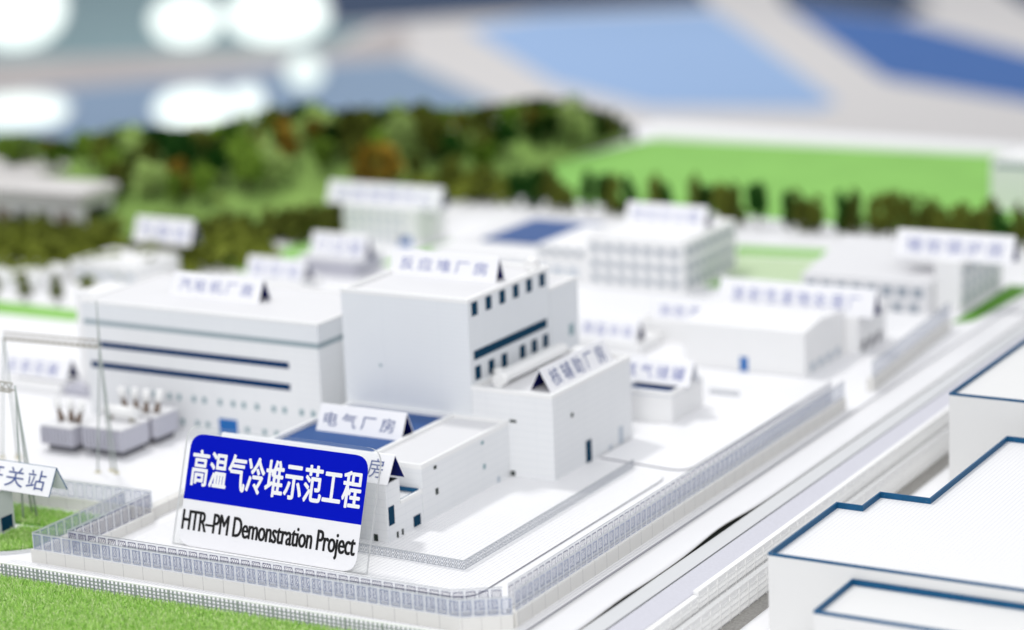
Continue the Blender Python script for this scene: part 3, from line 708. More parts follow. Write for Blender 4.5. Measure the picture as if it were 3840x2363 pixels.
tent_card('longest far white card, eight pale letters, above the hall with the blue door', 0, '放射性废物处理厂', z=0.33, x0=-0.56, x1=0.93, y=6.62, foot=0.19, apex=0.235, ink='inkpale')
tent_card('blurred white card on the roof of the multi-storey office block', 0, '综合办公楼', z=0.496, x0=-2.70, x1=-1.80, y=8.95, foot=0.2, apex=0.20, ink='inkpale')
tent_card('blurred white card on the roof at the right rear beside the road', 0, '辅助锅炉房', z=0.471, x0=0.42, x1=1.56, y=8.45, foot=0.2, apex=0.25, ink='inkpale')
tent_card('wide blurred white card topping the narrow three-storey house', 0, '应急指挥中心', z=0.401, x0=-6.63, x1=-5.14, y=9.3, foot=0.2, apex=0.235, ink='inkpale')
tent_card('blurred white card on the grey-fronted shed', 0, '门卫室', z=0.181, x0=-5.74, x1=-5.05, y=7.66, foot=0.2, apex=0.255, ink='inkpale')
t_ = tent_card('small blurred white card standing alone among hedges at left', 0, '气象站', z=0.30, x0=-7.69, x1=-6.93, y=7.2, foot=0.2, apex=0.26, ink='inkpale')
tent_card('blurred white card on the tiny shed behind the long hall', 0, '空压站', z=0.091, x0=-6.02, x1=-5.30, y=6.90, foot=0.2, apex=0.22, ink='inkpale')
tent_card('white card lettered 核辅助厂房 set lengthwise beside the roof duct', 0, '核辅助厂房', z=0.643, x0=0, x1=1.0, foot=0.185, apex=0.165, rz=PI/2, rot_at=(0.055, 2.465, 0.643), tx=(0.08, 0.92), ty=(0.12, 0.85))
# hill post that carries the lone card
t = thing('card_stand', 'slim dark stand under the lone card among the hedges', 'stand', (-7.3, 7.3, 0.0))
pbox('post', t, 'trunk', -0.05, 0.05, -0.05, 0.05, 0, 0.288); pbox('shelf', t, 'trunk', -0.30, 0.30, -0.10, 0.12, 0.288, 0.2995)

# ================================================================== MAIN SIGN (acrylic sheet leaning back)
SW, SH = 1.610, 0.846
t = thing('project_sign', 'leaning clear acrylic sign with blue field, white Chinese title and black English line', 'sign', (-1.618, 0.0, 0.006))
t.rotation_euler = (math.atan2(0.785, 0.27), 0, 0)          # local XY is the face of the sheet, local +Z points at the viewer
def rr(x0, x1, y0, y1, rs, n=7):
    return rounded([(x0, y0, rs[0]), (x1, y0, rs[1]), (x1, y1, rs[2]), (x0, y1, rs[3])], n)
bm = bmesh.new(); prism(bm, rr(0, SW, 0, SH, (0.02, 0.02, 0.12, 0.12)), -0.022, 0.0, 0, 1)
link('acrylic_sheet', mesh(bm, 'acrylic_sheet'), t, ['acrylic', 'edge'])
bm = bmesh.new(); prism(bm, rr(0.050, 1.525, 0.010, 0.786, (0.11, 0.11, 0.115, 0.115)), 0.0005, 0.0025); sh = link('print_sheet', mesh(bm, 'print_sheet'), t, 'signwhite')
bm = bmesh.new(); prism(bm, rr(0.0495, 1.5255, 0.330, 0.787, (0, 0, 0.115, 0.115)), 0.0022, 0.0036); link('blue_field', mesh(bm, 'blue_field'), t, 'signblue')
CH = '高温气冷堆示范工程'
me = text_mesh(CH, 0.085, 1.497, 0.430, 0.677, spacing=1.06, wx=0.0055, wy=0.0040); o = link('chinese_title', me, t, 'letter'); o.location = (0, 0, 0.0052)
me = text_mesh('HTR\u2013PM Demonstration Project', 0.062, 1.505, 0.076, 0.256, spacing=0.95, wx=0.0042, wy=0.0014); o = link('english_line', me, t, 'black'); o.location = (0, 0, 0.0042)
pbox('support_foot', t, 'acrylic', 0.55, 1.0, 0.05, 0.30, -0.12, -0.0225)

# ================================================================== FENCES
def uv_quad(w, h, name, thick=0.0):
    me = bpy.data.meshes.new(name)
    me.from_pydata([(0, 0, 0), (w, 0, 0), (w, 0, h), (0, 0, h)], [], [(0, 1, 2, 3)])
    uv = me.uv_layers.new(name='UVMap')
    for i, c in enumerate(((0, 0), (1, 0), (1, 1), (0, 1))): uv.data[i].uv = c
    return me
def fence_run(parent, path, pitch, z0, h, m, wall=None, wall_h=0.0, wall_t=0.05, closed=False, pname='fence_panel'):
    """panels along a polyline, each panel its own child"""
    cache = {}
    for a, b in zip(path[:-1], path[1:]):
        a = Vector(a); b = Vector(b); L = (b - a).length; n = max(1, round(L / pitch)); wd = L / n; ang = math.atan2(b.y - a.y, b.x - a.x)
        me = cache.get(round(wd, 4))
        if me is None:
            me = uv_quad(wd, h, pname); me.materials.append(M[m]); cache[round(wd, 4)] = me
        for i in range(n):
            p = a + (b - a) * (i / n)
            o = bpy.data.objects.new(pname, me); COL.objects.link(o); o.parent = parent; o.location = (p.x, p.y, z0); o.rotation_euler = (0, 0, ang)
    bm = bmesh.new()                                        # slim top rail along the whole run
    for a, b in zip(path[:-1], path[1:]):
        bar(bm, (a[0], a[1], z0 + h), (b[0], b[1], z0 + h), 0.0028)
    link('top_rail', mesh(bm, 'top_rail'), parent, 'metal')
    if wall:
        N = len(path); off = []
        for i in range(N):
            p = Vector(path[i]); ds = []
            if i: ds.append((p - Vector(path[i-1])).normalized())
            if i < N - 1: ds.append((Vector(path[i+1]) - p).normalized())
            ns = [Vector((-d.y, d.x)) for d in ds]; mm = sum(ns, Vector((0, 0))); mm = mm / mm.dot(ns[0]); off.append(mm)
        bm = bmesh.new()
        O = [Vector(path[i]) - off[i] * 0.012 for i in range(N)]; I = [Vector(path[i]) + off[i] * (wall_t - 0.012) for i in range(N)]
        prism_ring_open(bm, O, I, 0.0, wall_h); link('base_wall', mesh(bm, 'base_wall'), parent, wall)
def prism_ring_open(bm, O, I, z0, z1):
    n = len(O)
    A = [bm.verts.new((p.x, p.y, z0)) for p in O]; B = [bm.verts.new((p.x, p.y, z1)) for p in O]
    C = [bm.verts.new((p.x, p.y, z0)) for p in I]; D = [bm.verts.new((p.x, p.y, z1)) for p in I]
    for i in range(n - 1):
        j = i + 1
        bm.faces.new((A[i], A[j], B[j], B[i])); bm.faces.new((C[j], C[i], D[i], D[j])); bm.faces.new((B[i], B[j], D[j], D[i])); bm.faces.new((A[j], A[i], C[i], C[j]))
    bm.faces.new((A[0], B[0], D[0], C[0])); bm.faces.new((A[-1], C[-1], D[-1], B[-1]))
    bmesh.ops.recalc_face_normals(bm, faces=bm.faces)
t = thing('perimeter_fence', 'outer etched fence on a cream wall along the front, before the blue sign', 'fence')
fence_run(t, [(-2.29, 0.34), (-2.29, -0.66), (1.09, -0.60), (1.365, -0.42)], 0.0855, 0.088, 0.122, 'fenceouter', 'cream', 0.088)
t = thing('perimeter_fence', 'outer etched fence on a cream wall running back along the road', 'fence')
fence_run(t, [(1.372, -0.405), (1.36, 4.93)], 0.0790, 0.105, 0.140, 'fenceouter', 'cream', 0.105)
t = thing('perimeter_fence', 'inner etched fence just behind the front one, passing behind the sign foot', 'fence')
fence_run(t, [(-2.075, 0.36), (-2.075, -0.545), (0.97, -0.495), (1.235, -0.32)], 0.0855, 0.070, 0.150, 'fenceinner', 'cream', 0.070, 0.03)
t = thing('perimeter_fence', 'inner etched fence parallel to the road, behind the outer one', 'fence')
fence_run(t, [(1.262, -0.30), (1.262, 4.9)], 0.0783, 0.070, 0.165, 'fenceinner', 'cream', 0.070, 0.03)
t = thing('perimeter_fence', 'short etched fence crossing between the pale house and the sign', 'fence')
fence_run(t, [(-3.45, 0.33), (-2.09, 0.40)], 0.0855, 0.088, 0.132, 'fenceouter', 'cream', 0.088)
t = thing('perimeter_fence', 'farthest stretch of etched fence, past the gap beside the road', 'fence')
fence_run(t, [(1.36, 5.52), (1.22, 7.75)], 0.0790, 0.105, 0.150, 'fenceouter', 'cream', 0.105, 0.06)
# low cream garden wall behind the left inner fence
o = pbox('garden_wall', None, 'cream', -2.185, -2.105, 0.42, 0.95, 0, 0.085); tag(o, 'short cream wall left of the sign continuing the inner fence line', 'wall')
# perforated low fence
t = thing('mesh_fence', 'low dark perforated fence around the paved plot right of the sign', 'fence')
fence_run(t, [(-0.95, 0.395), (0.545, 0.35), (0.535, 2.83)], 0.0445, 0.014, 0.066, 'meshfence', pname='mesh_panel')
t = thing('mesh_fence', 'tiny dark perforated fence on the white yard beyond the box house', 'fence')
fence_run(t, [(0.16, 4.93), (0.43, 4.935)], 0.0445, 0.002, 0.05, 'meshfence', pname='mesh_panel')

# trellis rail along the grass
t = thing('trellis_rail', 'grey square-mesh railing between the front grass and the tiled walk', 'railing')
P0 = Vector((-3.3, -1.047)); P1 = Vector((1.6, -0.880)); dv = (P1 - P0); LL = dv.length; dv.normalize(); ang = math.atan2(dv.y, dv.x)
t.location = (P0.x, P0.y, 0); t.rotation_euler = (0, 0, ang)
pt = 0.0335; n = int(LL / pt)
bm = bmesh.new()
for i in range(n + 1):
    if i % 8: box(bm, i * pt - 0.0035, i * pt + 0.0035, -0.006, 0.006, 0.008, 0.104)
for zz in (0.030, 0.054, 0.078): box(bm, 0, LL, -0.0052, 0.0052, zz - 0.0032, zz + 0.0032)
link('lattice', mesh(bm, 'lattice'), t, 'metal')
pbox('top_rail', t, 'parapet', 0, LL, -0.007, 0.010, 0.1045, 0.112); pbox('bottom_rail', t, 'metal', 0, LL, -0.007, 0.007, 0.0, 0.0075)
pm = bmesh.new(); box(pm, -0.006, 0.006, -0.0075, 0.0075, 0.008, 0.104); pmm = mesh(pm, 'post'); pmm.materials.append(M['metal'])
for i in range(0, n + 1, 8):
    o = bpy.data.objects.new('post', pmm); COL.objects.link(o); o.parent = t; o.location = (i * pt, 0, 0)

# retaining walls by the road, with a raised lattice on their faces
def retaining(label, x, y0, y1, z0, z1, t_w=0.03, extra=None):
    t = thing('retaining_wall', label, 'retaining wall')
    pbox('wall', t, 'white', x - t_w, x, y0, y1, z0, z1)
    pbox('cap', t, 'parapet', x - t_w - 0.003, x + 0.006, y0, y1, z1, z1 + 0.010)
    bm = bmesh.new(); h = z1 - z0; pt_ = 0.024; n = int((y1 - y0) / pt_)
    for i in range(n):
        ya = y0 + i * pt_; big = (i % 6 == 0)
        if big: box(bm, x, x + 0.006, ya - 0.004, ya + 0.004, z0, z1 - 0.003)
        for k in range(3):
            za = z0 + 0.008 + k * (h * 0.235)
            v = [bm.verts.new(p) for p in ((x, ya + 0.005, za), (x, ya + 0.020, za), (x, ya + 0.020, za + h * 0.19), (x, ya + 0.005, za + h * 0.19), (x + 0.009, ya + 0.0125, za + h * 0.05))]
            for f in ((0, 1, 4), (1, 2, 4), (2, 3, 4), (3, 0, 4)): bm.faces.new([v[j] for j in f])
    box(bm, x, x + 0.005, y0, y1, z1 - h * 0.26, z1 - h * 0.20)
    link('relief', mesh(bm, 'relief'), t, 'parapet'); return t
t = retaining('white relief retaining wall directly below the asphalt road, upper of two', 2.155, 0.56, 12.0, -0.135, 0.022)
t = retaining('white relief retaining wall on the lower ledge near the blue-rimmed roof', 2.212, -0.10, 12.0, -0.279, -0.10)
t = retaining('lower end piece of the upper white relief wall at the bottom edge', 2.155, -3.0, 0.555, -0.135, -0.005)
t = retaining('nearest end piece of the ledge wall at the bottom edge', 2.212, -3.0, -0.105, -0.279, -0.125)

# ================================================================== SUBSTATION
def transformer(label, x0, x1, y0, y1, zt, bush, cons=False):
    t = thing('transformer', label, 'transformer', (0, 0, 0), 0, 'power transformers in the yard')
    pbox('base', t, 'tankdark', x0 + 0.04, x1 - 0.03, y0 + 0.04, y1 - 0.03, 0, 0.055)
    pbox('tank', t, 'tank', x0, x1, y0, y1, 0.055, zt, bev=0.006)
    pbox('lid', t, 'roadwhite', x0 - 0.006, x1 + 0.006, y0 - 0.006, y1 + 0.006, zt, zt + 0.012)
    n = int((x1 - x0) / 0.035)
    for i in range(n):
        pbox('radiator_fin', t, 'tank', x0 + 0.012 + i * 0.035, x0 + 0.03 + i * 0.035, y0 - 0.022, y0 - 0.001, 0.07, zt - 0.012)
    for bx, by, lean in bush:
        bm = bmesh.new(); tube(bm, (bx, by, zt + 0.012), (bx + lean, by, zt + 0.105), 0.030, 0.016, 10)
        b = link('bushing', mesh(bm, 'bushing'), t, 'bush')
        bm = bmesh.new(); tube(bm, (bx + lean, by, zt + 0.105), (bx + lean * 1.5, by, zt + 0.195), 0.034, 0.026, 10); link('bushing_cap', mesh(bm, 'bushing_cap'), b, 'parapet')
    if cons:
        bm = bmesh.new(); tube(bm, (x0 + 0.05, (y0+y1)/2 + 0.06, zt + 0.085), (x1 - 0.03, (y0+y1)/2 + 0.06, zt + 0.085), 0.045, n=14); link('conservator', mesh(bm, 'conservator'), t, 'parapet')
        for sx in (x0 + 0.09, x1 - 0.08): pbox('conservator_leg', t, 'tan', sx, sx + 0.02, (y0+y1)/2 + 0.03, (y0+y1)/2 + 0.08, zt + 0.012, zt + 0.06)
    return t
transformer('left transformer with three dark splayed bushings, nearest the near gantry mast', -4.05, -3.73, 1.47, 1.85, 0.205, [(-3.95, 1.62, -0.03), (-3.87, 1.64, 0.0), (-3.79, 1.62, 0.04)])
transformer('middle ribbed transformer with a white cylinder on top', -3.66, -3.27, 1.52, 1.86, 0.225, [], True)
transformer('rear transformer with white-capped bushings before the navy-banded hall', -3.72, -3.26, 1.93, 2.22, 0.225, [(-3.62, 2.02, -0.03), (-3.52, 2.03, -0.01), (-3.42, 2.02, 0.01), (-3.34, 2.05, 0.03)])
def legs_to(t, top, feet, r=0.007):
    for f in feet:
        bm = bmesh.new(); tube(bm, f, top, r, r * 0.8, 8); link('leg', mesh(bm, 'leg'), t, 'mast')
        pbox('foot', t, 'yellow', f[0] - 0.018, f[0] + 0.018, f[1] - 0.018, f[1] + 0.018, 0.0, 0.014)
t = thing('gantry', 'thin grey gantry with a lattice beam and tall spire, behind the transformers', 'gantry')
legs_to(t, (-3.147, 1.2, 1.01), [(-3.23, 1.16, 0.01), (-3.16, 1.24, 0.01), (-3.08, 1.20, 0.01)]); legs_to(t, (-4.10, 1.2, 1.0), [(-4.20, 1.17, 0.01), (-4.12, 1.26, 0.01), (-4.06, 1.20, 0.01)])
bm = bmesh.new(); tube(bm, (-3.147, 1.2, 1.0), (-3.142, 1.2, 1.36), 0.008, 0.004, 6); link('spire', mesh(bm, 'spire'), t, 'mast')
def truss(p, q, w, n):
    bm = bmesh.new(); p = Vector(p); q = Vector(q); u = Vector((0, w, 0)); v = Vector((0, 0, w))
    C = [Vector((0, -w, -w)), Vector((0, w, -w)), Vector((0, 0, w))]
    for c in C: tube(bm, p + c, q + c, 0.005, n=5)
    for i in range(n):
        a = p + (q - p) * (i / n); b = p + (q - p) * ((i + 1) / n)
        for k in range(3): tube(bm, a + C[k], b + C[(k + 1) % 3], 0.0035, n=4)
    return bm
link('beam', mesh(truss((-4.10, 1.2, 1.0), (-3.147, 1.2, 1.02), 0.028, 16), 'beam'), t, 'tan')
t = thing('gantry', 'near grey gantry mast on the grass with its arched arm leaving the left edge', 'gantry')
legs_to(t, (-2.975, 0.05, 1.0), [(-2.945, -0.02, 0.01), (-2.885, 0.06, 0.01), (-2.985, 0.12, 0.01)])
link('beam', mesh(truss((-3.9, 0.05, 1.0), (-2.995, 0.05, 0.985), 0.03, 14), 'beam'), t, 'tan')
legs_to(t, (-3.9, 0.05, 1.0), [(-3.95, 0.6, 0.01), (-3.82, 0.62, 0.01), (-3.9, 0.7, 0.01)])

# ================================================================== GREENERY
def crown_mesh(name, m, nclump, shape, seed, leaf=0.085):
    rnd = random.Random(seed); vs = []; fs = []
    lobes = [(rnd.uniform(-.22, .22), rnd.uniform(-.22, .22), rnd.uniform(0.30, 0.85), rnd.uniform(.16, .27)) for _ in range(9)]
    for _ in range(nclump):
        lx, ly, lz, lr = rnd.choice(lobes)
        d = Vector((rnd.gauss(0, 1), rnd.gauss(0, 1), rnd.gauss(0, 1))).normalized() * lr * rnd.uniform(0.55, 1.05)
        p = Vector((lx + d.x, ly + d.y, lz + d.z * 0.9))
        k = (1.0 - 0.75 * max(0, p.z - 0.25)) if shape == 'cone' else 1.0
        p.x *= k; p.y *= k
        if p.z > 1.02: p.z = 1.02
        if p.z < 0.08: p.z = 0.08
        a = Vector((rnd.gauss(0, 1), rnd.gauss(0, 1), rnd.gauss(0, 1))).normalized(); b = a.orthogonal().normalized()
        s = leaf * rnd.uniform(0.6, 1.2); i = len(vs)
        vs += [p - a * s, p - b * s * .7, p + a * s, p + b * s * .7]; fs.append((i, i+1, i+2, i+3))
    me = bpy.data.meshes.new(name); me.from_pydata([tuple(v) for v in vs], [], fs); me.materials.append(M[m]); return me
bm = bmesh.new(); tube(bm, (0, 0, 0), (0, 0, 0.55), 0.045, 0.02, 7); tube(bm, (0, 0, 0.3), (0.12, 0.05, 0.55), 0.02, 0.01, 5); tube(bm, (0, 0, 0.34), (-0.1, -0.06, 0.58), 0.02, 0.01, 5)
TRUNK = mesh(bm, 'trunk'); TRUNK.materials.append(M['trunk'])
CR = {}
for i, (n, c) in enumerate(FOL):
    CR[i] = [crown_mesh('crown', 'fol_' + n, 760, 'cone' if (i in (0, 1) and v == 1) else 'round', 31 * i + v, 0.07) for v in range(3)]
KINDS = ['dark green foam tree on the wooded hill, taller ones pointed', 'olive brown foam tree in the wood on the hill', 'mid green foam tree in the wood on the hill',
         'pale lime green foam tree lighting up the wooded hill', 'ochre autumn-coloured foam tree in the wood on the hill']
GR = ['dark green trees on the hill', 'olive trees on the hill', 'mid green trees on the hill', 'lime trees on the hill', 'ochre trees on the hill']
def tree(x, y, z, s, kind, label, group, rnd, wide=1.0):
    t = thing('tree', label, 'tree', (x, y, z), rnd.uniform(0, 6.28), group)
    t.scale = (s * wide, s * wide, s)
    o = bpy.data.objects.new('trunk', TRUNK); COL.objects.link(o); o.parent = t
    o = bpy.data.objects.new('crown', rnd.choice(CR[kind])); COL.objects.link(o); o.parent = t
    return t
rnd = random.Random(5)
